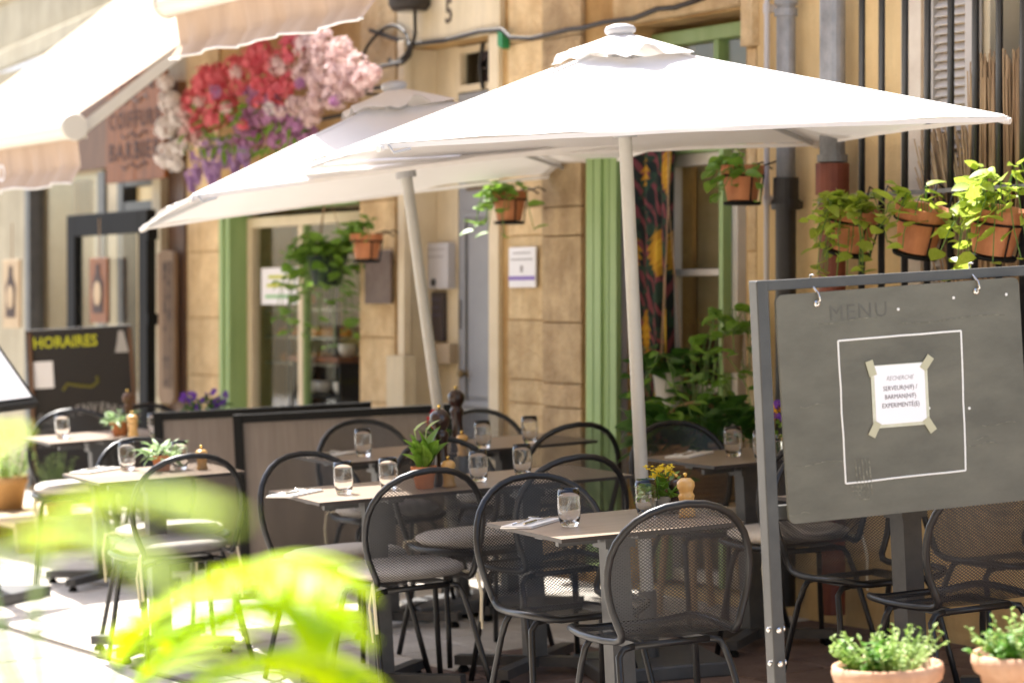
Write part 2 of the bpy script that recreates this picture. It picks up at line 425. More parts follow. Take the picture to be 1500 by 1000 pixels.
def joined_leaves(mats, geo):
    b = MB()
    for M in mats: b.add(geo[0], geo[1], M)
    return b
def bush(n, r, h, size, geo=LV1, z0=0.0, flat=1.0):
    mats = []
    for i in range(n):
        a = rnd(0, 6.283); q = r * math.sqrt(random.random()); z = z0 + h * random.random() * (1 - 0.5 * (q / r) ** 2)
        d = Vector((math.cos(a) * rnd(.3, 1), math.sin(a) * rnd(.3, 1), rnd(-.3, .9)))
        mats.append(aim((q * math.cos(a), q * math.sin(a) * flat, z), d, rnd(-.8, .8), size * rnd(.6, 1.25)))
    return joined_leaves(mats, geo)
def upright_leaves(n, h, lean, size_w, geo=LV2):
    """lance-shaped leaves standing up from one root"""
    mats = []
    for i in range(n):
        a = rnd(0, 6.283); l = rnd(.1, lean)
        d = Vector((math.cos(a) * l, math.sin(a) * l, 1))
        s = h * rnd(.55, 1.05)
        mats.append(aim((math.cos(a) * .012, math.sin(a) * .012, rnd(0, .25) * h), d, rnd(-1, 1), s * .62))
    return joined_leaves(mats, geo)
def floret(b, p, d, s, petals=5):
    M = aim(p, d, rnd(0, 6), s)
    vs = [(0, 0, 0)]; fs = []
    for k in range(petals):
        a = 2 * math.pi * k / petals; w = math.pi / petals * .95
        vs += [(math.cos(a - w) * .6, .22, math.sin(a - w) * .6), (math.cos(a) * 1.0, .42 + rnd(-.15, .15), math.sin(a) * 1.0), (math.cos(a + w) * .6, .22, math.sin(a + w) * .6)]
        i = 1 + 3 * k; fs.append((0, i, i + 1, i + 2))
    b.add(vs, fs, M)
def herb(b, n, r, h, leaf, geo=LV3):
    for i in range(n):
        a = rnd(0, 6.283); q = r * math.sqrt(random.random())
        base = Vector((math.cos(a) * q * .6, math.sin(a) * q * .6, 0)); L = h * rnd(.55, 1.1)
        tip = base + Vector((math.cos(a) * q * .8 + rnd(-.02, .02), math.sin(a) * q * .8 + rnd(-.02, .02), L))
        b.tube([base, base.lerp(tip, .5) + Vector((0, 0, .01)), tip], 0.0016, 4)
        for k in range(9):
            s = .25 + .75 * k / 8; p = base.lerp(tip, s)
            an = rnd(0, 6.283)
            b.add(geo[0], geo[1], aim(p, (math.cos(an), math.sin(an), rnd(.1, 1.0)), rnd(-.5, .5), leaf * rnd(.6, 1.2) * (1.15 - .4 * s)))

# ================================================================= THE GROUND
def big_sheet():
    b = MB(); b.grid(lambda i, j: (-70 + 140 * i, -40 + 140 * j, -0.035), 2, 2); return b
ground = part('ground', big_sheet(), M_street); ground.matrix_world = GF; ground['kind'] = 'structure'
def stone_mesh(name, lx, ly, h, bev, m):
    b = MB(); x, y = lx / 2, ly / 2
    vs = [(-x, -y, -h), (x, -y, -h), (x, y, -h), (-x, y, -h), (-x, -y, -bev), (x, -y, -bev), (x, y, -bev), (-x, y, -bev),
          (-x + bev, -y + bev, 0), (x - bev, -y + bev, 0), (x - bev, y - bev, 0), (-x + bev, y - bev, 0)]
    fs = [(0, 1, 5, 4), (1, 2, 6, 5), (2, 3, 7, 6), (3, 0, 4, 7), (4, 5, 9, 8), (5, 6, 10, 9), (6, 7, 11, 10), (7, 4, 8, 11), (8, 9, 10, 11)]
    b.add(vs, fs); me = b.mesh(name); me.materials.append(m); return me
M_stand = mat('dark_stand_metal', (0.034, 0.034, 0.033), 0.42, col2=(0.05, 0.05, 0.047), scale=14)
bed = MB(); bed.bx(4.28, 6.62, 4.5, 17, -0.034, -0.012)
pave = part('pavement', bed, M_joint); pave.matrix_world = GF; pave['kind'] = 'structure'
pm2 = stone_mesh('paver', 0.322, 0.492, 0.03, 0.006, M_slab)
pm = stone_mesh('paver', 0.322, 0.492, 0.03, 0.006, M_pavefl)
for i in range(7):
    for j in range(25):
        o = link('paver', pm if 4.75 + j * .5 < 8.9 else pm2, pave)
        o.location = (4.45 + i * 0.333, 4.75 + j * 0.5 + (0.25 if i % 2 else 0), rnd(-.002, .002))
        o.rotation_euler = (rnd(-.004, .004), rnd(-.004, .004), 0)
rb = MB(); rb.bx(1.6, 4.14, 4.5, 19, -0.034, -0.024)
road = part('road', rb, M_joint); road.matrix_world = GF; road['kind'] = 'structure'
sm_ = stone_mesh('street_slab', 0.60, 0.89, 0.02, 0.01, M_slab)
for i in range(4):
    for j in range(15):
        o = link('street_slab', sm_, road); o.location = (1.95 + i * 0.61, 5.2 + j * 0.9 + (0.45 if i % 2 else 0), -0.006 + rnd(-.003, .003))
km = stone_mesh('kerb_stone', 0.13, 0.93, 0.05, 0.015, M_slab)
for j in range(13):
    o = link('kerb_stone', km, road); o.location = (4.212, 5.2 + j * 0.94, rnd(0, .006)); o.rotation_euler = (0, 0, rnd(-.006, .006))


# ================================================================= HOUSE FRONTS (local u along the street, v towards the street, z up)
ZB = WZ - 0.12
def facade(name, label, cat='building'):
    return thing(name, label, cat, WF)
def rails(b, u0, u1, z0, z1, v0, v1, w_, top=True, bottom=True):
    """four bars of a frame, butted"""
    b.bx(u0, u0 + w_, v0, v1, z0, z1); b.bx(u1 - w_, u1, v0, v1, z0, z1)
    if top: b.bx(u0 + w_, u1 - w_, v0, v1, z1 - w_, z1)
    if bottom: b.bx(u0 + w_, u1 - w_, v0, v1, z0, z0 + w_)
def stone_blocks(parent, u0, u1, z0, z1, courses, m, proud=0.02, joint=0.006, split=False):
    zs = [z0] + [c for c in sorted(courses) if z0 + .05 < c < z1 - .05] + [z1]
    for k in range(len(zs) - 1):
        cuts = [u0, u1]
        if split and (u1 - u0) > .5: cuts = [u0, u0 + (u1 - u0) * (.38 if k % 2 else .62), u1]
        for a, c in zip(cuts[:-1], cuts[1:]):
            b = MB(); p = proud + rnd(-.002, .002)
            b.bx(a + joint, c - joint, 0.001, p, zs[k] + joint, zs[k + 1] - joint)
            part('stone_block', b, m, parent, bevel=0.004)
def room(parent, u0, u1, z0, z1, deep, m):
    b = MB(); v = -.36
    b.bx(u0 - .3, u1 + .3, v - deep - .05, v - deep, z0, z1 + .2)
    b.bx(u0 - .35, u0 - .3, v - deep, v, z0, z1 + .2); b.bx(u1 + .3, u1 + .35, v - deep, v, z0, z1 + .2)
    b.bx(u0 - .35, u1 + .35, v - deep, v, z1 + .2, z1 + .25); b.bx(u0 - .35, u1 + .35, v - deep, -.02, z0 - .06, z0)
    part('room', b, m, parent)

# ---- the stone house with the cafe
SH = facade('stone_house', 'old tan limestone house with green shutters and blue-grey door behind the terrace')
uA, uB = U(1112), U(274)
d1a, d1b = U(1093), U(926)
d5a, d5b = U(737), U(592)
sha, shb = U(527), U(327)
d1z, d5z, shz = Z(1088, 14), Z(715, 52), Z(520, 283)
TOP = 7.5
b = MB()
b.bx(uA, d1a, -.35, 0, ZB, TOP); b.bx(d1b, d5a, -.35, 0, ZB, TOP); b.bx(d5b, sha, -.35, 0, ZB, TOP); b.bx(shb, uB, -.35, 0, ZB, TOP)
b.bx(d1a, d1b, -.35, 0, d1z, TOP); b.bx(d5a, d5b, -.35, 0, d5z, TOP); b.bx(sha, shb, -.35, 0, shz, TOP)
part('wall', b, M_wallstone, SH)
cour = [Z(800, y) for y in (-60, 60, 160, 305, 347, 472, 560, 595, 690, 780)]
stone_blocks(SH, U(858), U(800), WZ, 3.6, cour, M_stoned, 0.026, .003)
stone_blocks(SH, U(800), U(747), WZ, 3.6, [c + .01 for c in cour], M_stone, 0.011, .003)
cour2 = [WZ + .33, WZ + .75, WZ + 1.1, WZ + 1.5, WZ + 1.83, WZ + 2.2, WZ + 2.55, WZ + 2.95]
stone_blocks(SH, U(582), U(530), WZ, 3.55, cour2, M_stone, 0.012, .003)
stone_blocks(SH, U(324), U(277), WZ, 3.3, [c + .1 for c in cour2], M_stone, 0.012, .003)
stone_blocks(SH, U(1111), U(1097), WZ, 2.75, cour2, M_stone, 0.012, .003)
stone_blocks(SH, U(1116), U(1097), 2.75, 3.4, [3.0], M_stone, 0.05)
# stone lintel over the green doorway
lb = MB(); lb.bx(d1a, d1b + .1, .001, .045, d1z + .01, d1z + .30)
part('lintel', lb, M_stone, SH, bevel=.012)
# --- glazed doorway with green beam
door = part('glazed_door', (lambda q: (rails(q, U(1088, -.2), U(982, -.2), WZ + .02, Z(1060, 222, -.2), -.23, -.17, .055),
       q.bx(U(1062, -.2), U(995, -.2), -.225, -.175, Z(1030, 404, -.2), Z(1030, 394, -.2)),
       q.bx(U(1062, -.2), U(995, -.2), -.225, -.175, Z(1030, 575, -.2), Z(1030, 563, -.2)), q)[-1])(MB()), M_white, SH, bevel=.004)
zc = [WZ + .08, Z(1030, 575, -.2), Z(1030, 404, -.2), Z(1060, 235, -.2)]
zt = [Z(1030, 563, -.2), Z(1030, 394, -.2)]
for z0, z1 in ((zc[0], zc[1]), (zt[0], zc[2]), (zt[1], zc[3])):
    q = MB(); q.bx(U(1062, -.2), U(997, -.2), -.203, -.197, z0, z1); part('pane', q, M_glass, door)
q = MB(); q.bx(U(1070, -.16), U(1064, -.16), -.165, -.12, WZ + .02, Z(1060, 222, -.2)); q.bx(U(984, -.16), U(972, -.16), -.165, -.12, WZ + .02, Z(1060, 222, -.2))
part('green_stile', q, M_green, SH)
q = MB(); q.bx(d1a, d1b, -.19, -.10, Z(1060, 56, -.1), d1z - .03); part('green_beam', q, M_green, SH, bevel=.006)
q = MB(); q.bx(d1a, d1b, -.19, -.12, Z(1060, 222, -.2), Z(1060, 205, -.2)); q.bx(U(1060, -.15), U(1053, -.15), -.18, -.12, Z(1060, 205, -.2), Z(1060, 56, -.1))
part('transom', q, M_green, SH)
q = MB(); q.bx(d1a, d1b, -.155, -.148, Z(1060, 205, -.2), Z(1060, 56, -.1)); part('transom_pane', q, M_glass, SH)
q = MB(); q.bx(U(919), U(903), -.10, .03, WZ + .01, d1z - .02); part('door_jamb', q, mat('lilac_grey_paint', (0.38, 0.35, 0.37), .55, col2=(.44, .41, .42), scale=4), SH, bevel=.004)
room(SH, d1a, d1b, WZ, d1z, .5, M_inwall)
q = MB(); q.bx(d1a, d1b, -.85, -.6, WZ, WZ + .85); part('counter', q, M_woodd, SH)
q = MB(); q.bx(d1a + .02, d1b - .02, -.36, -.345, Z(1030, 495, -.3), d1z - .3); part('pane_backing', q, mat('olive_backing', (.56, .44, .22), .9, col2=(.64, .51, .28), scale=2, stretch=(1, 1, 8)), SH)  # sheet added behind the panes to brighten the black doorway, no real blind
q = MB(); q.bx(d1a + .02, d1b - .02, -.365, -.35, WZ + .02, Z(1030, 496, -.3)); part('inner_panel', q, mat('brown_inner_panel', (.13, .08, .04), .7), SH)
# --- folded green shutters beside the doorway
for k, (xa, xb, vv) in enumerate(((858, 880, .10), (881, 903, .085))):
    sh_ = link('shutter', None, SH)
    u0, u1 = U(xb, vv), U(xa, vv); n = 2; wd = (u1 - u0) / n
    for i in range(n):
        q = MB(); q.bx(u0 + i * wd + .003, u0 + (i + 1) * wd - .003, vv - .028, vv + (.001 if i == 1 else 0), WZ + .05, 2.62)
        part('board', q, M_green, sh_, bevel=.002)
# --- door number five
q = MB(); q.bx(d5a - .02, d5b + .02, .001, .03, d5z + .0, d5z + .62); part('lintel_panel', q, M_creamwall, SH)
q = MB(); q.bx(d5a, d5a + .10, -.2, .028, WZ, d5z - .003); q.bx(d5b - .09, d5b, -.2, .028, WZ, d5z - .003); part('door_surround', q, M_cream, SH, bevel=.006)
lettering('5', .17, mat('dark_number_paint', (.10, .075, .05), .8), SH, Matrix.Translation((U(658, .03), .033, Z(658, 34, .03))) @ WTEXT, bold=.003)
V5 = -.15
dl = link('front_door', None, SH)
du0, du1 = d5a + .102, U(672, V5)
q = MB(); q.bx(du0, du1, V5 - .05, V5, WZ + .01, Z(700, 135, V5)); part('door_leaf', q, M_greyblue, dl)
for (z0, z1) in ((WZ + .15, WZ + .62), (WZ + .75, WZ + 1.75)):
    q = MB(); rails(q, du0 + .07, du1 - .07, z0, z1, V5, V5 + .022, .03); q.bx(du0 + .12, du1 - .12, V5, V5 + .012, z0 + .05, z1 - .05)
    part('door_panel', q, M_greyblue, dl, bevel=.004)
q = MB(); q.lathe([(0, 0), (.035, 0), (.035, .012), (.015, .02), (.015, .05), (.03, .06), (.033, .075), (.02, .09), (0, .092)], 14, M=Matrix.Translation((du1 - .11, V5, WZ + .92)) @ Matrix.Rotation(R(-90), 4, 'X') @ Matrix.Scale(.7, 4))
part('door_knob', q, mat('tarnished_brass', (.22, .16, .08), .4, metal=.8), dl, smooth=True)
q = MB(); q.bx(du0 + .08, du1 - .1, V5 + .001, V5 + .012, WZ + 1.86, WZ + 1.92); part('letter_slot', q, mat('weathered_brass', (.16, .12, .08), .5, metal=.5), dl)
q = MB(); q.bx(du1 - .07, du1 - .03, V5 + .001, V5 + .012, WZ + 1.15, WZ + 1.3); part('lock_plate', q, M_cast, dl)
# transom window with bars
q = MB(); rails(q, du0, du1, Z(700, 133, V5), d5z - .01, V5 - .03, V5 + .01, .035); tf = part('transom_frame', q, M_cream, SH)
q = MB(); q.bx(du0 + .03, du1 - .03, V5 - .02, V5 - .014, Z(700, 133, V5) + .03, d5z - .04); part('pane', q, M_glass, tf)
for i in range(4):
    q = MB(); uu = du0 + .08 + i * .085; q.tube([(uu, V5 + .02, Z(700, 133, V5)), (uu + .01, V5 + .03, Z(700, 100, V5)), (uu, V5 + .02, d5z - .01)], .011, 6); part('window_bar', q, M_cast, tf)
q = MB(); q.bx(du1, d5b - .09, V5 - .05, V5 + .005, WZ, d5z - .003); part('side_panel', q, M_creamwall, SH)
room(SH, d5a, d5b, WZ, d5z, .35, M_dark)
# meters and bells beside the door
def plate(name, xa, xb, ya, yb, v, th, m, label, cat, lines=0, lm=None):
    o = thing(name, label, cat, on_wall(U((xa + xb) / 2, v), v, Z((xa + xb) / 2, (ya + yb) / 2, v)))
    wd = abs(U(xb, v) - U(xa, v)); s = depth((xa + xb) / 2, v) / F; h = abs(yb - ya) * s
    q = MB(); q.bx(-wd / 2, wd / 2, .001, th, -h / 2, h / 2); part('plate', q, m, o, bevel=.003)
    for i in range(lines):
        q = MB(); l = wd * rnd(.3, .42); q.bx(-l, l, th + .001, th + .002, h * (.34 - .16 * i), h * (.37 - .16 * i)); part('printed_line', q, lm or M_inkl, o)
    return o, wd, h
o, wd, h = plate('meter_cabinet', 628, 668, 356, 423, V5 + .006, .05, M_pvc, 'grey meter cabinet door set in the cream wall beside the blue-grey door', 'cabinet', 2)
q = MB(); q.lathe([(0, 0), (.022, 0), (.018, .01), (0, .011)], 12, M=Matrix.Translation((0, .05, -h * .36)) @ Matrix.Rotation(R(-90), 4, 'X')); part('cabinet_lock', q, M_cast, o)
o, wd, h = plate('intercom_panel', 633, 655, 428, 500, V5 + .006, .03, mat('dark_plaque', (.055, .045, .05), .4), 'dark intercom plaque below the grey meter cabinet', 'intercom', 3, mat('dim_blue_print', (.09, .09, .16), .5))
o, wd, h = plate('bell_box', 648, 670, 503, 532, V5 + .006, .05, mat('beige_box', (.42, .33, .22), .6), 'small beige box under the dark intercom plaque', 'box')
o, wd, h = plate('notice_plaque', 748, 787, 362, 421, .022, .012, M_paper, 'white wall plaque with a violet stripe on the limestone pillar', 'plaque', 2)
q = MB(); q.bx(-wd / 2 + .002, wd / 2 - .002, .013, .0145, -h * .32, -h * .22); part('violet_stripe', q, M_lila, o)
q = MB(); q.bx(-.012, .012, .013, .0145, -h * .12, h * .04); part('printed_mark', q, M_inkl, o)
o, wd, h = plate('slate_plaque', 538, 576, 367, 445, .033, .018, mat('grey_slate', (.12, .085, .07), .7, col2=(.16, .12, .10), scale=20), 'brown slate plaque on the stone pier under the hanging pot', 'plaque')
# conduit and box left of the door
ct = thing('wall_conduit', 'cream cable conduit running down into a boxed base beside the meter cabinet', 'conduit', on_wall(U(592, .05), .05, WZ))
q = MB(); q.bx(-.035, .035, -.02, .02, Z(592, 520, .05) - WZ, 2.65); part('conduit', q, M_cream, ct, bevel=.004)
q = MB(); q.bx(-.10, .10, -.02, .055, 0, Z(592, 520, .05) - WZ - .002); part('base_box', q, M_creamwall, ct, bevel=.006)

# --- cafe shop front
q = MB(); q.bx(shb - .16, shb - .01, -.12, .035, WZ, shz - .003); q.bx(shb - .10, shb - .06, .035, .05, WZ, shz - .003); part('green_pilaster', q, M_green, SH, bevel=.008)
q = MB(); q.bx(sha, shb - .16, -.14, .02, shz - .055, shz - .003); part('green_head', q, M_green, SH)
sw = link('shop_window', None, SH)
w0, w1 = sha + .012, shb - .165; VS = -.10
zh = Z(480, 312, VS)
q = MB(); rails(q, w0, w1, WZ + .3, zh, VS - .04, VS + .02, .06)
um = U(444, VS); q.bx(um - .03, um + .03, VS - .04, VS + .02, WZ + .36, zh - .06)
part('frame', q, M_cream, sw, bevel=.005)
q = MB(); q.bx(um - .045, um - .032, VS - .03, VS + .012, WZ + .36, zh - .06); part('green_bead', q, M_green, sw)
for a, c in ((w0 + .06, um - .045), (um + .03, w1 - .06)):
    q = MB(); q.bx(a, c, VS - .013, VS - .007, WZ + .36, zh - .06); part('pane', q, M_glass, sw)
q = MB(); q.bx(w0, w1, VS - .04, VS + .02, WZ, WZ + .298); part('stall_riser', q, M_cream, sw)
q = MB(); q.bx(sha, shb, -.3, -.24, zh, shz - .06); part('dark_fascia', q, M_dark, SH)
room(SH, sha, shb, WZ, shz, .38, mat('shop_interior_wall', (.70, .57, .37), .9, col2=(.78, .66, .46), scale=2))
pp, wd, h = plate('window_notice', 383, 438, 392, 446, VS + .003, .003, M_paper, 'white paper notice with yellow writing on the cafe shop window', 'notice')
for i, (mm, zz, l) in enumerate(((M_yellowchalk, .25, .3), (M_yellowchalk, .02, .34), (mat('green_marker', (.25, .50, .25), .8), -.28, .38))):
    q = MB(); q.bx(-wd * l, wd * l, .004, .005, h * (zz - .045), h * (zz + .045)); part('written_line', q, mm, pp)
dr = thing('round_wall_clock', 'round beige disc hanging inside the cafe shop window', 'disc', on_wall(U(372, -.4), -.4, Z(372, 415, -.4)))
q = MB(); q.lathe([(0, 0), (.085, 0), (.09, .012), (.08, .02), (0, .02)], 24, M=Matrix.Rotation(R(-90), 4, 'X')); part('disc', q, mat('beige_disc', (.5, .36, .24), .8), dr)
q = MB(); q.tube([(0, .01, .085), (0, .0, .25), (0, -.01, .40)], .004, 5); part('cord', q, M_twig, dr)
# display shelves with loaves
VD = -.40
dc = thing('display_case', 'glass display case with shelves of pastries inside the cafe window', 'display case', on_wall(U(450, VD), VD, WZ))
su = [U(520, VD) - U(450, VD), U(375, VD) - U(450, VD)]
shz_ = [Z(450, y, VD) - WZ for y in (530, 492, 452)]
for zz in shz_:
    q = MB(); q.bx(su[0], su[1], -.18, .12, zz - .015, zz); part('shelf', q, mat('grey_shelf', (.45, .42, .36), .4), dc)
q = MB()
for uu in (su[0] + .02, su[1] - .02, 0.02):
    for vv in (-.16, .11): q.bx(uu - .012, uu + .012, vv - .012, vv + .012, 0, shz_[2] + .35)
part('post', q, M_greym, dc)
q = MB(); q.bx(su[0], su[1], .125, .129, shz_[0] - .4, shz_[2] + .3); part('glass_front', q, M_glass, dc)
q = MB(); q.bx(su[0], su[1], -.2, .12, 0, shz_[0] - .42); part('base_cabinet', q, M_woodl, dc)
for i in range(12):
    k = i % 2
    lf = tag(part('pastry', MB().lathe([(0, 0), (.05, .0), (.062, .02), (.05, .045), (.02, .058), (0, .06)], 10, M=Matrix.Diagonal((1.3, .9, 1, 1))), mat('orange_pastry', (.55, .20, .03), .5, col2=(.68, .32, .06), scale=20), None, smooth=True),
             ('orange-brown pastry on the bottom shelf of the glass display case', 'orange-brown pastry on the middle shelf of the glass display case')[k], 'pastry', 'pastries on the display shelves')
    lf.matrix_world = on_wall(U(428 + (i // 2) * 17, VD), VD + .02 + .03 * (i % 2), WZ + shz_[k] + .001)
# coffee station: dark cabinet with a wooden top and white cups
VC = -.27
cs = thing('coffee_cabinet', 'black cabinet with orange wooden top inside the cafe, by the right window edge', 'cabinet', on_wall(U(488, VC), VC, WZ))
cu = [U(523, VC) - U(488, VC), U(450, VC) - U(488, VC)]; cz = Z(488, 522, VC) - WZ
q = MB(); q.bx(cu[0], cu[1], -.22, .12, cz - .03, cz); part('wooden_top', q, M_wood, cs)
q = MB(); q.bx(cu[0] + .01, cu[0] + .04, -.2, .1, 0, cz - .03); q.bx(cu[1] - .04, cu[1] - .01, -.2, .1, 0, cz - .03)
q.bx(cu[0] + .04, cu[1] - .04, -.2, -.18, 0, cz - .03); q.bx(cu[0] + .04, cu[1] - .04, -.18, .1, cz - .24, cz - .215); part('carcass', q, M_blackm, cs)
def cup(px, v, z, r, label):
    o = part('cup', MB().lathe([(0, 0), (r * .6, 0), (r, r * .8), (r, r * 1.5), (r * .9, r * 1.5), (r * .85, r * .7), (0, r * .15)], 14), M_white, None, smooth=True)
    o.matrix_world = on_wall(U(px, v), v, z); return tag(o, label, 'cup', 'white cups at the coffee cabinet')
cup(508, VC + .02, WZ + cz + .001, .05, 'white cup standing on the orange top of the black cabinet')
for px in (460, 475, 500): cup(px, VC + .03, WZ + cz - .214, .048, 'white bowl on the inner shelf of the black cabinet')
# hanging basket behind the window and a shelf plant
def hanging_basket(M, label, pot_m, leaf_m, n, reach, drop, rise, size, cord=0.0, r=.09, group=None):
    o = thing('hanging_plant', label, 'hanging plant', M, group)
    part('pot', MB().lathe([(0, -.16), (r * .7, -.16), (r, -.0), (r * 1.05, 0), (r * .95, 0), (r * .65, -.13), (0, -.13)], 18), pot_m, o, smooth=True)
    part('soil', MB().lathe([(0, -.012), (r * .93, -.016)], 14), M_soil, o)
    st, ms = trailing(n, reach, drop, rise, size)
    pl = part('foliage', joined_leaves(ms, LV1), leaf_m, o, kind='stuff'); part('stems', st, M_stem, o)
    if cord:
        q = MB()
        for a in (0, 2.1, 4.2): q.tube([(math.cos(a) * r, math.sin(a) * r, 0), (0, 0, cord * .6)], .003, 4)
        q.tube([(0, 0, cord * .6), (0, 0, cord)], .004, 5); part('cord', q, M_twig, o)
    return o
hanging_basket(on_wall(U(484, .10), .12, Z(484, 375, .10)), 'lush green trailing plant in a dark pot hanging before the cafe window', mat('dark_green_pot', (.015, .035, .028), .4), M_leafb, 34, .25, .46, .16, .095, cord=.62, r=.11)
hanging_basket(on_wall(U(454, -.25), -.25, Z(454, 405, -.25)), 'small trailing plant in an ochre pot inside the cafe window', mat('ochre_pot', (.5, .24, .05), .7), M_leafb, 10, .10, .2, .06, .05, cord=.5, r=.05)

# ---- ochre plaster house on the right
OH = facade('ochre_house', 'yellow ochre plastered house with pale louvred shutter behind the window bars')
ua, ub = U(1620), uA - .001
wz0, wz1 = WZ + .95, 4.6
wu0, wu1 = U(1600), U(1437)
b = MB(); b.bx(wu1, ub, -.35, .012, ZB, TOP); b.bx(ua - 3, wu0, -.35, .012, ZB, TOP); b.bx(wu0, wu1, -.35, .012, ZB, wz0); b.bx(wu0, wu1, -.35, .012, wz1, TOP)
part('wall', b, M_plaster, OH)
wn = link('window', None, OH)
q = MB(); rails(q, wu0, wu1, wz0, wz1, -.2, .02, .07); part('frame', q, M_cream, wn, bevel=.004)
q = MB(); q.bx(wu0 + .07, wu1 - .07, -.15, -.144, wz0 + .07, wz1 - .07); part('pane', q, M_glass, wn)
room(OH, wu0, wu1, wz0, wz1, .4, mat('green_grey_room', (.10, .12, .10), .9))
q = MB(); q.bx(U(1357), U(1328), .013, .03, wz0, wz1); part('wall_strip', q, mat('bare_pale_plaster', (.55, .47, .38), .9, col2=(.65, .58, .48), scale=8), OH)
s0, s1 = U(1432, .05), U(1358, .05)
shl = link('louvred_shutter', None, OH)
q = MB(); rails(q, s0, s1, wz0, wz1, .03, .07, .055); part('frame', q, M_shut, shl, bevel=.003)
sl = MB(); sl.box((0, 0, 0), (s1 - s0 - .112, .034, .007), Matrix.Rotation(R(-52), 4, 'X')); slm = sl.mesh('slat'); slm.materials.append(M_shut)
k = 0; zz = wz0 + .075
while zz < wz1 - .06:
    o = link('slat', slm, shl); o.location = ((s0 + s1) / 2, .05, zz); zz += .034

# ---- barber's shop on the left
BS = facade('barber_shop', 'cream fronted barber shop with black framed glass door and brown wood')
bu0, bu1, bu2 = U(273), U(42), U(-40)
bz = Z(150, 252)
b = MB(); b.bx(bu0, bu2 + 1.2, -.35, -.02, bz, 3.35); b.bx(bu1, bu2 + 1.2, -.35, -.02, ZB, bz); part('wall', b, M_pale, BS)
q = MB(); q.bx(bu0, bu1, -.03, .05, bz + .02, bz + .50); part('fascia', q, M_woodd, BS)
room(BS, bu0, bu1, WZ, bz, .18, mat('tan_reflection_wall', (.60, .38, .15), .9, col2=(.70, .50, .25), scale=1.5))  # room painted the tan that the panes reflect from the facade opposite
for (xa, xb, m, v0, v1) in ((42, 49, M_greym, -.08, .03), (147, 157, M_greym, -.08, .02), (157, 176, M_creamwall, -.1, .0), (176, 184, M_greym, -.08, .02), (226, 238, M_creamwall, -.1, .015), (262, 273, M_woodd, -.1, .01)):
    q = MB(); q.bx(U(xb), U(xa), v0, v1, WZ, bz); part('shop_post', q, m, BS)
q = MB(); q.bx(U(226), U(184), -.08, .015, Z(205, 310), Z(205, 295)); q.bx(U(226), U(184), -.08, .015, Z(205, 272), bz); part('crossbar', q, M_greym, BS)
for xa, xb in ((49, 147), (184, 226)):
    q = MB(); q.bx(U(xb), U(xa), -.045, -.04, WZ + .2, bz); part('pane', q, M_glass, BS)
q = MB(); q.bx(U(262), U(238), -.1, -.04, WZ, bz); part('side_door', q, M_woodd, BS)
for i, xx in enumerate((70, 138)):
    q = MB(); q.bx(U(xx + 5, -.3), U(xx, -.3), -.33, -.3, WZ, bz); part('inner_post', q, mat('pale_wood_post', (.5, .42, .32), .6), BS)
# carved plank beside the side door
pk = thing('carved_wood_plank', 'tall brown wooden plank with dark carving mounted beside the barber door', 'plank', on_wall(U(249, .03), .03, Z(249, 478, .03)))
hh = 112 * depth(249) / F; ww = (U(236) - U(261)) / 2
q = MB(); q.prism([(-ww, -hh * .92), (-ww * .6, -hh), (ww * .7, -hh), (ww, -hh * .9), (ww, hh * .95), (ww * .4, hh), (-ww, hh * .96)], 0, .03); part('plank', q, mat('weathered_plank', (.20, .115, .06), .7, col2=(.29, .18, .10), scale=5, stretch=(6, 6, .6)), pk, bevel=.004)
q = MB(); q.bx(-ww * .75, ww * .3, .031, .034, -hh * .8, hh * .85); part('carving', q, mat('dark_carving', (.06, .032, .018), .8, col2=(.15, .085, .045), scale=14, contrast=(.4, .5)), pk)
# open black door
bd = thing('black_glass_door', 'black framed glass door standing open in front of the barber shop', 'door', on_wall(U(222, .25), .25, WZ))
dw = U(104, .25) - U(222, .25); dz = Z(165, 311, .25) - WZ
q = MB(); rails(q, 0, dw, .02, dz, -.03, .03, .14); part('frame', q, M_blackm, bd, bevel=.004)
q = MB(); q.bx(.14, dw - .14, -.004, .004, .16, dz - .14); part('pane', q, M_glass, bd)
q = MB()
for zz in (dz * .90, dz * .62): q.bx(-.06, .0, -.02, .05, zz, zz + .07)
part('hinge', q, M_blackm, bd)
# engraved wood plaques
def plaque(px, py, wpx, hpx, v, label, bottle=True):
    o = thing('wood_plaque', label, 'wood plaque', on_wall(U(px, v), v, Z(px, py, v)))
    s = depth(px, v) / F; hw = abs(U(px - wpx / 2, v) - U(px + wpx / 2, v)) / 2; hh_ = hpx * s / 2
    q = MB(); q.bx(-hw, hw, 0, .02, -hh_, hh_); part('board', q, M_woodl if bottle else M_wood, o, bevel=.004)
    q = MB(); q.prism([(-hw * .55, -hh_ * .7), (hw * .55, -hh_ * .7), (hw * .6, hh_ * .2), (hw * .25, hh_ * .5), (hw * .2, hh_ * .8), (-hw * .2, hh_ * .8), (-hw * .25, hh_ * .5), (-hw * .6, hh_ * .2)], .021, .024); part('engraving', q, M_burn, o)
    q = MB(); q.lathe([(0, 0), (hw * .42, 0), (hw * .42, .002), (0, .002)], 16, M=Matrix.Translation((0, .026, -hh_ * .1)) @ Matrix.Rotation(R(-90), 4, 'X') @ Matrix.Diagonal((1, 1.2, 1, 1))); part('inlay', q, M_woodl, o)
    q = MB(); q.tube([(0, .01, hh_), (0, .01, hh_ + .25)], .004, 5); part('cord', q, M_twig, o)
plaque(148, 425, 26, 95, .30, 'small engraved wooden plaque hanging inside the black glass door frame', False)
plaque(20, 430, 24, 100, .30, 'pale wooden plaque with a dark bottle shape left of the barber shop window')
sg = thing('barber_sign', 'orange-brown wooden sign with burnt letters of a barber below the awning', 'sign', on_wall(U(200, .14), .14, Z(200, 185, .14)))
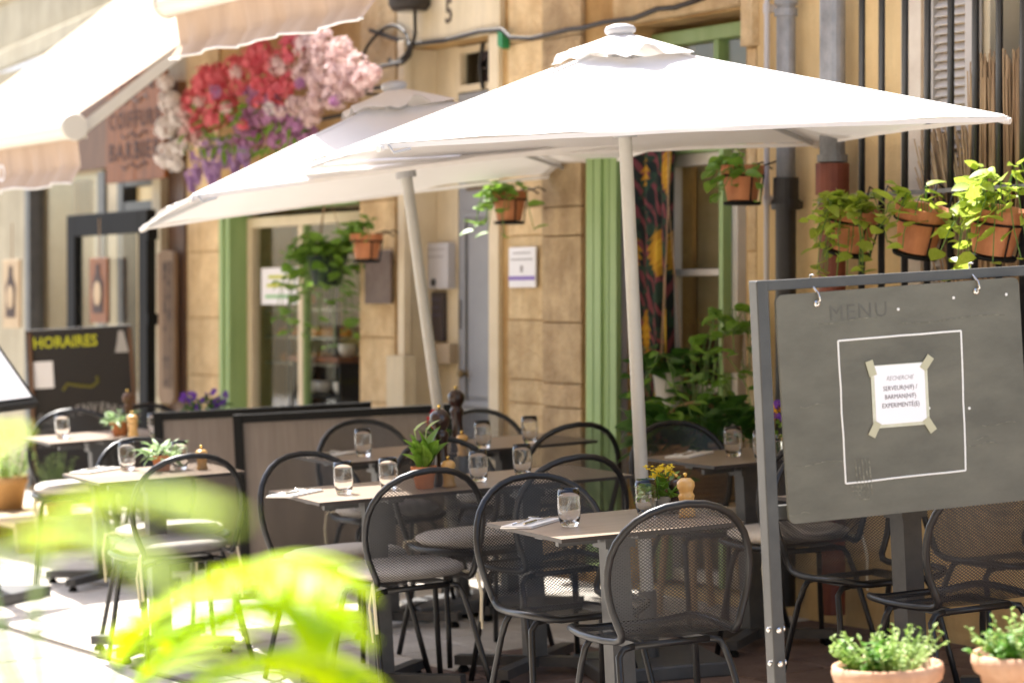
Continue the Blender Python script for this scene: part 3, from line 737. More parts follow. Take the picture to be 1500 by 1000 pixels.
sw_ = abs(U(158, .14) - U(243, .14)) / 2; s_ = depth(200, .14) / F; sh2 = 80 * s_
for i in range(4):
    q = MB(); q.bx(-sw_ + i * sw_ / 2 + .001, -sw_ + (i + 1) * sw_ / 2 - .001, -.02, .012 + rnd(-.002, .002), -sh2, sh2); part('plank', q, M_wood, sg, bevel=.003)
q = MB(); q.bx(-.2, -.17, -.12, -.02, sh2 * .5, sh2 * .56); q.bx(.17, .2, -.12, -.02, sh2 * .5, sh2 * .56); part('bracket', q, M_cast, sg)
for body, yy, sz in (('TIGNI', 122, .28), ('COIFFURE', 174, .27), ('BARBIER', 221, .29)):
    me = text_mesh(body, sz, bold=.002, spacing=1.2); xs = [v.co.x for v in me.vertices]; sx = (sw_ * 1.75) / (max(xs) - min(xs))
    o = part('lettering', me, M_burn, sg); o.matrix_local = Matrix.Translation((0, .0165, (185 - yy) * s_ - .055)) @ WTEXT @ Matrix.Diagonal((sx, .56, 1, 1))
for yy in (147, 198, 243):
    q = MB(); q.tube([(sw_ * (-.45 + .09 * i), .0155, (185 - yy) * s_ + .018 * math.sin(i * 1.3)) for i in range(11)], .006, 4); part('scroll_ornament', q, M_burn, sg)

# ---- pale house rising behind the barber shop, turned a little towards the sun
a22 = R(22); D22 = Vector((-math.sin(a22), math.cos(a22), 0)); N22 = Vector((-math.cos(a22), -math.sin(a22), 0))
org = WF @ Vector((U(300), -.42, 0))
PF = Matrix(((D22.x, N22.x, 0, org.x), (D22.y, N22.y, 0, org.y), (0, 0, 1, 0), (0, 0, 0, 1)))
PH = thing('pale_house', 'sunlit cream house with a grey gutter rising beyond the barber shop', 'building', PF)
b = MB(); b.bx(0.4, 12, -.3, 0, ZB, 9); part('wall', b, M_pale, PH)
q = MB(); q.bx(0.4, 12, .001, .10, 3.72, 3.90); part('cornice', q, M_pale, PH, bevel=.02)
q = MB(); q.bx(0.4, 12, .001, .05, 4.35, 4.45); part('string_course', q, M_pale, PH, bevel=.02)
q = MB(); q.tube([(0.4, .16, 3.62), (12, .16, 3.62)], .055, 10); part('gutter', q, M_zinc, PH, smooth=True)
for uu in (2.2, 4.1, 6.0):
    q = MB(); rails(q, uu, uu + .9, 4.7, 6.4, .002, .06, .09); f = part('window', q, M_pale, PH)
    q = MB(); q.bx(uu + .09, uu + .81, .003, .012, 4.79, 6.31); part('shutter', q, mat('faded_green_shutter', (.42, .46, .30), .7), f)

# ---- house across the street, behind the photographer
XH = thing('opposite_house', 'pale ochre house across the street from the terrace', 'building', Matrix(((SD.x, ND.x, 0, -2.8 * ND.x), (SD.y, ND.y, 0, -2.8 * ND.y), (0, 0, 1, 0), (0, 0, 0, 1))))
b = MB(); b.bx(-9, 16, -.4, 0, -1.2, 9.5); part('wall', b, mat('warm_opposite_plaster', (.56, .40, .23), .9, col2=(.64, .47, .28), scale=1.5, bump=.2, bscale=30), XH)
for k in range(8):
    for zz in (.9, 4.2, 7.0):
        uu = -8 + k * 3
        q = MB(); rails(q, uu, uu + 1.0, zz, zz + 1.7, .002, .06, .09); f = part('window', q, M_cream, XH)
        q = MB(); q.bx(uu + .09, uu + .91, .003, .010, zz + .09, zz + 1.61); part('pane', q, mat('dark_window_pane', (.03, .035, .04), .08), f)

# ================================================================= ON THE FRONTS
# ---- downpipes
def pipe(name, label, px, v, segs, brackets, M_br=M_cast):
    o = thing(name, label, 'pipe', on_wall(U(px, v), v, 0))
    for (nm, z0, z1, r, m) in segs:
        q = MB(); q.lathe([(0, z0), (r, z0), (r, z1), (0, z1)], 18); part(nm, q, m, o, smooth=False)
    for (z, r) in brackets:
        q = MB(); q.lathe([(r * .9, z - .02), (r, z - .02), (r * 1.06, z), (r, z + .02), (r * .9, z + .02)], 18); q.bx(-.012, .012, -v + .013, -r * .8, z - .015, z + .015); part('bracket', q, M_br, o)
    return o
p1 = pipe('thin_conduit', 'thin pale grey conduit running up the wall beside the glazed doorway', 1123, .05, [('tube', WZ + .05, TOP, .012, M_pvc)], [(1.2, .016), (2.1, .016), (2.9, .016)], M_pvc)
zj = Z(1150, 266, .09)
p2 = pipe('downpipe', 'grey zinc downpipe with black cast iron lower half between two thinner conduits', 1151, .09,
          [('upper_pipe', zj, TOP, .040, M_zinc), ('lower_pipe', WZ + .03, zj - .09, .043, M_cast), ('socket', zj - .10, zj + .015, .053, M_cast),
           ('collar', Z(1150, 25, .09), Z(1150, 14, .09), .049, M_zinc), ('collar', Z(1150, 8, .09), Z(1150, -4, .09), .049, M_zinc)], [(Z(1150, 300, .09), .06), (1.0, .058)])
zj = Z(1220, 238, .11)
p3 = pipe('wide_downpipe', 'wide zinc downpipe ending in a rust red painted pipe beside the window bars', 1219, .11,
          [('upper_pipe', zj, TOP, .052, M_zinc), ('lower_pipe', WZ + .03, zj - .1, .055, M_rustred), ('socket', zj - .13, zj - .005, .068, M_rustred),
           ('collar', zj, zj + .03, .062, M_zinc), ('collar', zj - .165, zj - .14, .060, M_zinc)], [(1.1, .07)])

# ---- window railing
VR = .15
rg = thing('window_railing', 'black iron window bars with a flat cross rail holding the plant pots', 'railing', on_wall(0, VR, 0))
barm = MB(); barm.lathe([(0, 0), (.0140, 0), (.0140, 3.5), (0, 3.5)], 10); bme = barm.mesh('bar'); bme.materials.append(M_black); bme.shade_smooth()
for px in (1262, 1291, 1325, 1358, 1392, 1428, 1463, 1498, 1534, 1570):
    o = link('bar', bme, rg); o.location = (U(px, VR), 0, WZ + .92)
zr = Z(1390, 279, VR)
def flat_rail(z): 
    q = MB(); q.bx(U(1590, VR), U(1255, VR), -.014, .014, z - .008, z + .008); return q
part('cross_rail', flat_rail(zr), M_zinc, rg); part('cross_rail', flat_rail(WZ + 1.05), M_black, rg)
q = MB()
for px in (1262, 1428, 1590): q.bx(U(px, VR) - .01, U(px, VR) + .01, -VR + .013, -.015, zr - .012, zr + .004)
part('wall_bracket', q, M_black, rg)

# ---- willow screen behind the bars
wt = thing('willow_screen', 'bundle of brown willow twigs leaning behind the window bars', 'twigs', on_wall(U(1450, .1), .1, 0))
q = MB(); uc = U(1450, .1)
for i in range(640):
    if i < 230: xt = rnd(1352, 1440); xb = rnd(1425, 1470); top = Z(1400, rnd(170, 300), .1); lean = 1
    else: xt = rnd(1432, 1560); xb = xt + rnd(-8, 8); top = Z(1470, rnd(72, 120), .1)
    ut, ubm = U(xt, .1) - uc, U(xb, .1) - uc; vv = rnd(-.06, .05)
    q.tube([(ubm, vv, WZ + .95), ((ut + ubm) / 2 + rnd(-.01, .01), vv + rnd(-.01, .01), (WZ + .95 + top) / 2), (ut + rnd(-.01, .01), vv + rnd(-.01, .015), top)], [.0045, .004, .0028], 5)
part('twigs', q, M_twig, wt, kind='stuff')

# ---- pothos pots
leafm = []
for g in (leaf_geo(1.0, .10, .22), leaf_geo(.85, .16, .35), leaf_geo(1.05, .06, .12)):
    b = MB(); b.add(g[0], g[1]); me = b.mesh('leaf'); me.materials.append(M_leaf); me.shade_smooth(); leafm.append(me)
def pot_profile(r, h, t=.006):
    return [(0, -h), (r * .68, -h), (r * .92, -h * .26), (r, -h * .25), (r * 1.03, 0), (r * 1.03 - t, 0), (r * .9, -h * .24), (r * .86, -h * .3), (0, -h * .3)]
def rail_pot(px, py, v, r, h, tilt, label, n, reach, drop, rise, size, group, per=5, leaf_sep=True, a0=0, bracket='hook', extra=()):
    M = on_wall(U(px, v), v, Z(px, py, v))
    o = thing('potted_pothos', label, 'potted plant', M, group)
    T = Matrix.Rotation(R(tilt), 4, 'Y')
    pt = part('pot', MB().lathe(pot_profile(r, h), 26), M_terra, o, smooth=True); pt.matrix_local = T
    pt.modifiers.new('edges', 'EDGE_SPLIT').split_angle = R(40)
    so = part('soil', MB().lathe([(0, -h * .2), (r * .93, -h * .22)], 16), M_soil, o); so.matrix_local = T
    st, ms = trailing(n, reach, drop, rise, size, a0=a0, per=per, front=True)
    pl = part('stems', st, M_stem, o); pl.location = (0, 0, -h * .2)
    if leaf_sep:
        for m_ in ms:
            l = link('leaf', random.choice(leafm), pl); l.matrix_local = m_
    else:
        f = part('foliage', joined_leaves(ms, LV1), M_leafb, o, kind='stuff'); f.location = (0, 0, -h * .2)
    br = MB(); 
    ring = [T @ Vector((r * 1.0 * math.cos(a), r * 1.0 * math.sin(a), -h * .3)) for a in [i * math.pi / 12 for i in range(24)]]
    br.tube(ring, .004, 6, closed=True)
    tray = [T @ Vector((r * .82 * math.cos(a), r * .82 * math.sin(a), -h - .01)) for a in [i * math.pi / 10 for i in range(20)]]
    br.tube(tray, .006, 6, closed=True)
    for a in (-2.3, -.7, .15, 3.0):
        br.tube([T @ Vector((r * 1.0 * math.cos(a), r * 1.0 * math.sin(a), -h * .3)), T @ Vector((r * .82 * math.cos(a), r * .82 * math.sin(a), -h - .01))], .004, 6)
    for x in (-r * .55, r * .55):
        y0 = -r * .82; yb = -(v - (VR if bracket == 'hook' else 0)) 
        top = (zr - Z(px, py, v)) + .03 if bracket == 'hook' else .02
        br.tube([T @ Vector((x, y0, -h * .3)), Vector((x, y0, .0)), Vector((x, y0 * .5 + yb * .5, top)), Vector((x, yb - .018 if bracket == 'hook' else yb + .004, top - .03))], .004, 6)
    part('wire_holder', br, M_blackm, o, smooth=True)
    q = MB(); q.lathe([(0, -h - .018), (r * .84, -h - .018), (r * .86, -h - .006), (r * .8, -h - .004), (0, -h - .004)], 20); tr_ = part('saucer', q, M_blackm, o); tr_.matrix_local = T
    return o
GR = 'pothos pots hooked on the window railing'
rail_pot(1253, 305, .29, .100, .165, -14, 'bushiest terracotta pothos pot on the railing, beside the rust red pipe', 24, .16, .26, .12, .064, GR, a0=.4, per=7)
rail_pot(1352, 303, .29, .100, .170, -15, 'terracotta pothos pot with few leaves, middle of three on the railing', 10, .14, .12, .13, .070, GR, a0=1.2, per=4)
rail_pot(1462, 305, .29, .104, .165, -12, 'tallest pothos plant in terracotta pot on the railing before the willow twigs', 17, .17, .22, .23, .076, GR, a0=.1, per=6)
rail_pot(1087, 243, .20, .090, .145, 0, 'terracotta pothos pot on a wall bracket by the thin grey conduit', 12, .14, .14, .12, .066, 'pothos pots on wall brackets', leaf_sep=False, bracket='wall', per=5)
rail_pot(746, 280, .20, .085, .14, 0, 'trailing pothos in a terracotta pot beside the blue-grey front door', 12, .17, .20, .10, .070, 'pothos pots on wall brackets', leaf_sep=False, bracket='wall', per=5)
rail_pot(537, 343, .20, .085, .13, 0, 'small terracotta pot with round leaves above the slate plaque', 9, .12, .10, .12, .07, 'pothos pots on wall brackets', leaf_sep=False, bracket='wall', per=4)

# ---- cables and lamp on the wall
cb = thing('wall_cable', 'black cable strung along the stone wall above the door lintel', 'cable', on_wall(0, 0, 0))
pts = [(540, 45), (600, 66), (650, 60), (700, 47), (733, 44), (745, 56), (775, 57), (800, 52), (830, 44), (850, 42), (880, 34), (925, 28), (960, 14), (985, 12), (1010, 4), (1030, -3)]
q = MB(); q.tube([(U(x, .06), .05, Z(x, y, .06)) for x, y in pts], .012, 6); part('cable', q, M_cableb, cb, smooth=True)
q = MB(); q.tube([(U(565 + 32 * math.cos(a) + 5 * math.sin(2 * a), .08), .07 + .02 * math.sin(a), Z(565, 68 + 30 * math.sin(a), .08)) for a in [i * .33 for i in range(38)]], .010, 6); part('coil', q, M_cableb, cb, smooth=True)
q = MB(); q.tube([(U(603, .08), .06, Z(603, 5, .08)), (U(606, .08), .07, Z(606, 50, .08)), (U(598, .08), .07, Z(598, 82, .08)), (U(580, .08), .06, Z(580, 98, .08)), (U(565, .08), .06, Z(565, 88, .08))], .011, 6); part('loose_cable', q, M_cableb, cb, smooth=True)
q = MB(); q.prism([(-.02, -.05), (.03, -.03), (.03, .04), (-.015, .03)], .02, .06, Matrix.Translation((U(733, .06), 0, Z(733, 58, .06)))); part('green_clip', q, mat('green_plastic', (.01, .20, .06), .5), cb)
lp = thing('wall_lamp', 'dark brown outdoor lamp fixed over the door lintel', 'lamp', on_wall(U(600, .12), .12, Z(600, 8, .12)))
q = MB(); q.lathe([(0, -.03), (.09, -.03), (.11, .0), (.10, .12), (.05, .16), (0, .16)], 16); part('housing', q, M_cableb, lp, smooth=True)
q = MB(); q.bx(-.03, .03, -.12, -.05, .0, .10); part('mount', q, M_cableb, lp)
q = MB(); q.lathe([(0, -.035), (.085, -.034)], 16); part('lens', q, mat('smoked_lens', (.05, .04, .03), .2), lp)

# ---- awnings
def awning(name, label, u0, u1, vf, zf, vw, zw, drop, seed):
    random.seed(seed)
    o = thing(name, label, 'awning', on_wall(0, 0, 0))
    L = u1 - u0
    q = MB(); q.grid(lambda i, j: (u0 + L * i, vw + (vf - vw) * j, zw + (zf + .05 - zw) * j - .035 * math.sin(math.pi * j) * (1 + .2 * math.sin(i * 9))), 16, 10)
    part('fabric', q, M_awn, o, smooth=True)
    q = MB(); q.lathe([(0, 0), (.062, 0), (.062, L + .06), (0, L + .06)], 16, M=Matrix.Translation((u0 - .03, vf, zf)) @ Matrix.Rotation(R(90), 4, 'Y')); q.bx(u0 - .02, u1 + .02, vf - .075, vf + .03, zf - .055, zf - .02)
    part('front_bar', q, M_awnbar, o)
    for uu in (u0 - .035, u1 + .03):
        q = MB(); q.lathe([(0, 0), (.068, 0), (.074, .012), (.068, .024), (0, .024)], 16, M=Matrix.Translation((uu - .012, vf, zf)) @ Matrix.Rotation(R(90), 4, 'Y')); part('end_cap', q, M_awnbar, o)
    ph = rnd(0, 6)
    def val(i, j):
        wv = .014 * math.sin(i * L * 17 + ph + .6 * math.sin(i * 7)) + .009 * math.sin(i * L * 31 + 1)
        return (u0 + L * i, vf - .03 + wv * (.15 + j) + (-.030 * j if j < .62 else -.0186 + (j - .62) * .14), zf - .05 - drop * j + .008 * math.sin(i * L * 9) * j)
    q = MB(); q.grid(val, 110, 8); part('valance', q, M_awn, o, smooth=True)
    q = MB(); q.tube([Vector(val(i / 60, 1)) + Vector((0, .0, 0)) for i in range(61)], .006, 5); part('hem', q, M_white, o, smooth=True)
    for uu in (u0 + .03, u1 - .03):
        q = MB(); d = Vector((0, vf - vw, zf - zw)); l = d.length; ang = math.atan2(d.z, d.y)
        q.box((0, l / 2, -.02), (.04, l - .1, .06), Matrix.Translation((uu, vw, zw - .03)) @ Matrix.Rotation(ang, 4, 'X')); part('arm', q, M_awnbar, o, bevel=.008)
    q = MB(); q.bx(u0 - .05, u1 + .05, vw - .06, vw + .09, zw - .02, zw + .14); part('cassette', q, M_awnbar, o, bevel=.02)
    return o
awning('awning', 'cream awning with ruffled valance above the wall of flowers', U(541, 1.7), U(249, 1.7), 1.7, 3.07, .10, 4.05, .21, 3)
aw1 = awning('awning', 'large cream awning sloping down in front of the barber shop', U(106, 1.6), U(106, 1.6) + 2.65, 1.6, 2.58, .10, 3.74, .24, 5)
lettering('O', .14, M_paper, aw1, Matrix.Translation((U(4, 1.6), 1.605, 2.34)) @ WTEXT)
random.seed(21)

# ---- flower garland on the wall
VFL = .30
fg = thing('flower_garland', 'thick garland of white, coral, blush and purple blossoms hung on the wall under the awning', 'flower garland', on_wall(U(400, VFL), VFL, Z(400, 150, VFL)))
u0_, z0_ = U(400, VFL), Z(400, 150, VFL)
def blossom(px, py, rpx, m, dens=1.0, elong=1.0, v=0.0):
    s = depth(px, VFL) / F; r = rpx * s; c = Vector((U(px, VFL) - u0_, v, Z(px, py, VFL) - z0_))
    q = MB()
    for i in range(int(64 * dens)):
        a = rnd(0, 6.283); zz = rnd(-1, 1); ph = math.sqrt(1 - zz * zz); d = Vector((math.cos(a) * ph, math.sin(a) * ph, zz))
        rr = r * rnd(.65, 1.12)
        floret(q, c + Vector((d.x * rr * 1.25, d.y * rr * .9, d.z * rr * elong)), d + Vector((0, .3, 0)), r * rnd(.30, .48))
    part('blossom_cluster', q, m, fg)
for (px, py, r) in ((252, 150, 15), (247, 188, 15), (250, 228, 17), (268, 215, 12), (265, 170, 14), (246, 122, 11), (262, 240, 11)): blossom(px + 7, py, r, M_fwhite, v=.05)
for (px, py, r) in ((285, 150, 18), (300, 120, 20), (322, 140, 20), (295, 185, 16), (318, 112, 17), (345, 100, 16), (370, 88, 18), (385, 120, 18), (410, 135, 18), (405, 95, 18), (428, 68, 18), (318, 172, 18), (338, 160, 14), (380, 70, 15), (352, 126, 14), (425, 118, 13)): blossom(px, py, r, M_fred)
for (px, py, r) in ((455, 70, 18), (480, 85, 20), (505, 75, 18), (525, 100, 18), (450, 105, 18), (475, 115, 20), (500, 112, 20), (540, 115, 17), (470, 145, 18), (495, 142, 18), (520, 130, 17), (415, 98, 15), (440, 155, 15), (460, 170, 15), (285, 195, 15), (278, 165, 13), (550, 108, 12), (478, 62, 16), (300, 205, 12)): blossom(px, py, r, M_fpink, v=.02)
for (px, py, r) in ((350, 180, 18), (370, 165, 18), (395, 170, 18), (365, 205, 16), (400, 200, 16), (425, 180, 18), (345, 210, 14), (440, 195, 15), (390, 150, 14), (420, 205, 14), (365, 140, 14)): blossom(px, py, r, M_fpurp, 1.0, v=-.03)
for (px, py, r, m_) in ((335, 135, 9, M_fpurp), (365, 108, 9, M_fpink), (398, 150, 9, M_fred), (442, 88, 8, M_fred), (310, 150, 8, M_fpink), (460, 125, 8, M_fpurp), (430, 165, 9, M_fpink), (375, 185, 8, M_fred), (415, 160, 9, M_fwhite), (350, 160, 8, M_fpink), (455, 185, 9, M_fpurp), (510, 150, 8, M_fpurp)): blossom(px, py, r, m_, .7, v=.08)
for (px, py, l) in ((290, 245, 45), (305, 235, 50), (318, 240, 48), (330, 225, 40), (345, 240, 36), (282, 265, 30), (360, 230, 30), (312, 262, 28)):
    s = depth(px, VFL) / F; q = MB()
    for i in range(70):
        f = random.random(); r = (1 - f) * 9 * s + .008; a = rnd(0, 6.283)
        floret(q, Vector((U(px, VFL) - u0_ + math.cos(a) * r, math.sin(a) * r, Z(px, py - l / 2 + l * f, VFL) - z0_)), (math.cos(a), math.sin(a), -.4), rnd(.012, .022))
    part('wisteria_raceme', q, M_fviol, fg)
ms = []
for i in range(170):
    px = rnd(280, 455); py = rnd(150, 225)
    ms.append(aim((U(px, VFL) - u0_, rnd(-.10, .05), Z(px, py, VFL) - z0_), (rnd(-1, 1), rnd(0, 1), rnd(-1, .4)), rnd(-1, 1), rnd(.05, .10)))
part('leaves', joined_leaves(ms, LV2), M_leafb, fg, kind='stuff')
q = MB()
for k in range(3): q.tube([(U(250 + 60 * i, VFL) - u0_, -.16, Z(250 + 60 * i, 150 - 12 * i + k * 30, VFL) - z0_) for i in range(6)], .012, 5)
for i in range(4): q.tube([(U(280 + 70 * i, VFL) - u0_, -.16, 0), (U(280 + 70 * i, VFL) - u0_, -VFL + .002, 0)], .008, 5)
part('support_wire', q, M_cableb, fg)

# ---- curtain in the doorway
def curtain_mat():
    m = bpy.data.materials.new('tropical_print_curtain'); m.use_nodes = True; t = m.node_tree; p = t.nodes['Principled BSDF']; p.inputs['Roughness'].default_value = .85
    uv = nd(t, 'ShaderNodeUVMap'); 
    def mapped(sc_, rot=0):
        mp = nd(t, 'ShaderNodeMapping'); mp.inputs['Scale'].default_value = sc_; mp.inputs['Rotation'].default_value = (0, 0, rot); t.links.new(uv.outputs[0], mp.inputs[0]); return mp.outputs[0]
    def ramp(src, p0, p1):
        r = nd(t, 'ShaderNodeMapRange'); r.inputs['From Min'].default_value = p0; r.inputs['From Max'].default_value = p1; t.links.new(src, r.inputs[0]); return r.outputs[0]
    def mix(f, a, c):
        x = nd(t, 'ShaderNodeMix', data_type='RGBA'); t.links.new(f, x.inputs[0])
        if isinstance(a, tuple): x.inputs[6].default_value = (*a, 1)
        else: t.links.new(a, x.inputs[6])
        x.inputs[7].default_value = (*c, 1); return x.outputs[2]
    wv = nd(t, 'ShaderNodeTexWave'); wv.inputs['Scale'].default_value = 2.2; wv.inputs['Distortion'].default_value = 7; wv.inputs['Detail'].default_value = 2; t.links.new(mapped((3.2, 2.2, 1), .6), wv.inputs[0])
    c = mix(ramp(wv.outputs['Fac'], .60, .72), (.010, .018, .016), (.19, .045, .055))
    n2 = nd(t, 'ShaderNodeTexNoise'); n2.inputs['Scale'].default_value = 14; t.links.new(mapped((1, 1, 1)), n2.inputs[0])
    c = mix(ramp(n2.outputs[0], .54, .58), c, (.02, .05, .03))
    sp = nd(t, 'ShaderNodeSeparateXYZ'); t.links.new(mapped((1 / .34, 1 / .36, 1)), sp.inputs[0])
    row = math_node(t, 'FLOOR', sp.outputs[1]); sh = math_node(t, 'MULTIPLY', math_node(t, 'MODULO', row, 2.0), .5)
    fx = math_node(t, 'SUBTRACT', math_node(t, 'FRACT', math_node(t, 'ADD', sp.outputs[0], sh)), .5); fy = math_node(t, 'SUBTRACT', math_node(t, 'FRACT', sp.outputs[1]), .45)
    jag = math_node(t, 'MULTIPLY', math_node(t, 'SINE', math_node(t, 'MULTIPLY', math_node(t, 'ADD', math_node(t, 'ABSOLUTE', fx), fy), 60.0)), .035)
    e = math_node(t, 'ADD', math_node(t, 'ADD', math_node(t, 'POWER', math_node(t, 'MULTIPLY', math_node(t, 'ABSOLUTE', fx), 3.6), 2.0), math_node(t, 'POWER', math_node(t, 'MULTIPLY', math_node(t, 'ABSOLUTE', fy), 3.0), 2.0)), math_node(t, 'MULTIPLY', jag, 4.0))
    c = mix(ramp(e, .85, .70), c, (.46, .24, .015))
    c = mix(ramp(e, .30, .15), c, (.60, .38, .03))
    t.links.new(c, p.inputs['Base Color']); return m
ctn = thing('door_curtain', 'dark tropical print curtain with yellow flowers gathered in the glazed doorway', 'curtain', on_wall(U(957, -.05), -.05, WZ))
cu0, cu1 = U(990, -.05) - U(957, -.05), U(922, -.05) - U(957, -.05); ctop = Z(957, 190, -.05) - WZ; cbot = Z(957, 660, -.05) - WZ
def cfn(i, j):
    wid = 1.0 - .12 * math.sin(j * 2.2); f = (i - .5) * wid + .5
    return (cu0 + (cu1 - cu0) * f + .01 * math.sin(j * 5), .04 * math.sin(i * 19 + j) + .018 * math.sin(i * 41 + 2), ctop + (cbot - ctop) * j)
q = MB(); q.grid(cfn, 60, 14); me = q.mesh('cloth'); uvl = me.uv_layers.new(name='UVMap')
for lp_ in me.loops:
    i = lp_.vertex_index % 61; j = lp_.vertex_index // 61; uvl.data[lp_.index].uv = (i / 60 * .62, -j / 14 * (ctop - cbot))
part('cloth', me, curtain_mat(), ctn, smooth=True)
q = MB(); q.tube([(cu0 - .3, 0, ctop + .02), (cu1 + .02, 0, ctop + .02)], .012, 8); part('curtain_rod', q, M_cast, ctn)

# ================================================================= PARASOLS
def parasol(M, label, a=1.06, he=1.935, rise=0.365, seed=1, low=0.0):
    random.seed(seed)
    o = thing('parasol', label, 'parasol', M, 'square white parasols over the terrace')
    apex = Vector((0, 0, he + rise)); cs = [Vector((-a, -a, he)), Vector((a, -a, he)), Vector((a, a, he)), Vector((-a, a, he))]
    can = MB(); r0 = .14
    for k in range(4):
        c0, c1 = cs[k], cs[(k + 1) % 4]; ph = rnd(0, 6)
        def fn(i, j):
            r = r0 + (1 - r0) * j; e = c0.lerp(c1, i); s = 1 - (2 * i - 1) ** 2
            p = apex.lerp(e, r)
            inw = Vector((e.x, e.y, 0)) * (-.012 * s * r)
            sag = -.035 * s * math.sin(math.pi * min(1, r)) + .012 * s * r * r + .010 * math.sin(i * 6 + ph) * s * r
            cre = .0035 * math.sin(17 * i + 9 * r + ph) * math.sin(6 * r + 3 * i) * s + .003 * math.sin(43 * i + ph) * max(0, r - .75) * 4 * s
            return p + inw + Vector((0, 0, sag + cre))
        can.grid(fn, 44, 28)
    cv = part('canopy', can, M_canvas, o, smooth=True)
    for c in cs:
        q = MB(); side = Vector((-c.y, c.x, 0)).normalized() * .011
        def sf(i, j):
            r = .14 + .85 * j; p = apex.lerp(c, r); return p + side * (2 * i - 1) + Vector((0, 0, .0035 - .002 * abs(2 * i - 1) - .008 * abs(2 * i - 1) * rise))
        q.grid(sf, 2, 14); part('seam', q, M_canvas, cv, smooth=True)
    # hem strip hanging a little below the edge
    hem = MB()
    for k in range(4):
        c0, c1 = cs[k], cs[(k + 1) % 4]
        def hf(i, j):
            e = c0.lerp(c1, i); s = 1 - (2 * i - 1) ** 2
            return e + Vector((e.x, e.y, 0)) * (-.012 * s) + Vector((0, 0, .0115 * s - .0015 - .016 * j + .001 * math.sin(i * 30 + k) * j))
        hem.grid(hf, 22, 1)
    part('hem', hem, M_canvas, cv, smooth=True)
    # wind vent: a small loose cap over the crown
    vb = MB(); n = 48; rings = 7
    def vp(q, j):
        t = q / n * 4; k = int(t) % 4; f = t - int(t)
        e = cs[k].lerp(cs[(k + 1) % 4], f); r = .205 * j / rings
        s = 1 - (2 * f - 1) ** 2
        p = apex.lerp(e, r); lift = .040 - .012 * (j / rings) ** 2
        wave = (.022 * math.sin(f * 12.6 + k * 1.7) + .012 * math.sin(f * 23 + k)) * s * (j / rings) ** 2
        return p + Vector((0, 0, lift + wave - .012 * (1 - s) * (j / rings)))
    vs = [vp(q, j) for j in range(rings + 1) for q in range(n)]
    fs = [(j * n + q, j * n + (q + 1) % n, (j + 1) * n + (q + 1) % n, (j + 1) * n + q) for j in range(rings) for q in range(n)]
    vb.add(vs, fs); part('wind_vent', vb, M_canvas, o, smooth=True)
    q = MB(); z = he + rise + .05
    q.lathe([(.045, z - .025), (.056, z - .015), (.058, z - .004), (.050, z + .008), (.025, z + .016), (0, z + .018)], 20); part('finial_cap', q, M_capg, o, smooth=True)
    q = MB(); q.lathe([(0, .06), (.0245, .06), (.0245, z - .015), (0, z - .015)], 20); po = part('pole', q, M_poleg, o, smooth=True); po.modifiers.new('edges', 'EDGE_SPLIT')
    q = MB(); q.lathe([(.026, he + rise - .09), (.05, he + rise - .09), (.05, he + rise - .03), (.026, he + rise - .03)], 16); part('hub', q, M_capg, o)
    q = MB(); q.lathe([(.026, he + .02), (.045, he + .02), (.045, he + .09), (.026, he + .09)], 16); part('runner', q, M_capg, o)
    for c in cs:
        d = Vector((c.x, c.y, 0)).normalized(); q = MB()
        p0 = Vector((d.x * .04, d.y * .04, he + rise - .055)); p1 = c * .985 + Vector((0, 0, -.012 + .015 * he * .0))
        p1.z = he - .010
        q.tube([p0, p0.lerp(p1, .5) + Vector((0, 0, -.012)), p1], .010, 6); part('rib', q, M_capg, o)
        q = MB(); m = p0.lerp(p1, .5) + Vector((0, 0, -.015)); q.tube([Vector((d.x * .04, d.y * .04, he + .06)), m], .008, 6); part('strut', q, M_capg, o)
        q = MB(); q.tube([Vector((c.x * .965, c.y * .965, he - .004)), Vector((c.x * .99, c.y * .99, he - .012)), Vector((c.x * 1.004, c.y * 1.004, he - .016))], [.009, .013, .011], 8); part('corner_pocket', q, M_canvas, o)
    q = MB(); c = cs[0]; q.tube([c + Vector((.03, -.0, -.005)), c + Vector((.045, -.01, -.03)), c + Vector((.10, -.01, -.02))], .005, 5); part('tie_strap', q, M_capg, o)
    q = MB(); q.bx(-.24, .24, -.24, .24, low, low + .055); part('base_plate', q, M_greym, o, bevel=.008)
    q = MB(); q.lathe([(.027, low + .05), (.034, low + .055), (.034, low + .30), (.027, low + .30)], 16); part('base_tube', q, M_greym, o)
    return o
parasol(on_ground(.51, 10.0, 11), 'large white square parasol with upright pole between the tables, beside the chalkboard', seed=4)
n2 = Vector((-.136, -.003, 1)).normalized(); y2 = Vector((-math.sin(R(13)), math.cos(R(13)), 0)); y2 = (y2 - n2 * y2.dot(n2)).normalized(); x2 = y2.cross(n2)
c2 = Vector((-.453, 11.81, 2.19)); HE2 = 1.86; b2 = c2 - n2 * HE2
parasol(Matrix(((x2.x, y2.x, n2.x, b2.x), (x2.y, y2.y, n2.y, b2.y), (x2.z, y2.z, n2.z, b2.z), (0, 0, 0, 1))), 'leaning white square parasol partly under its neighbour, nearer the flower wall', he=HE2, rise=.375, seed=9)

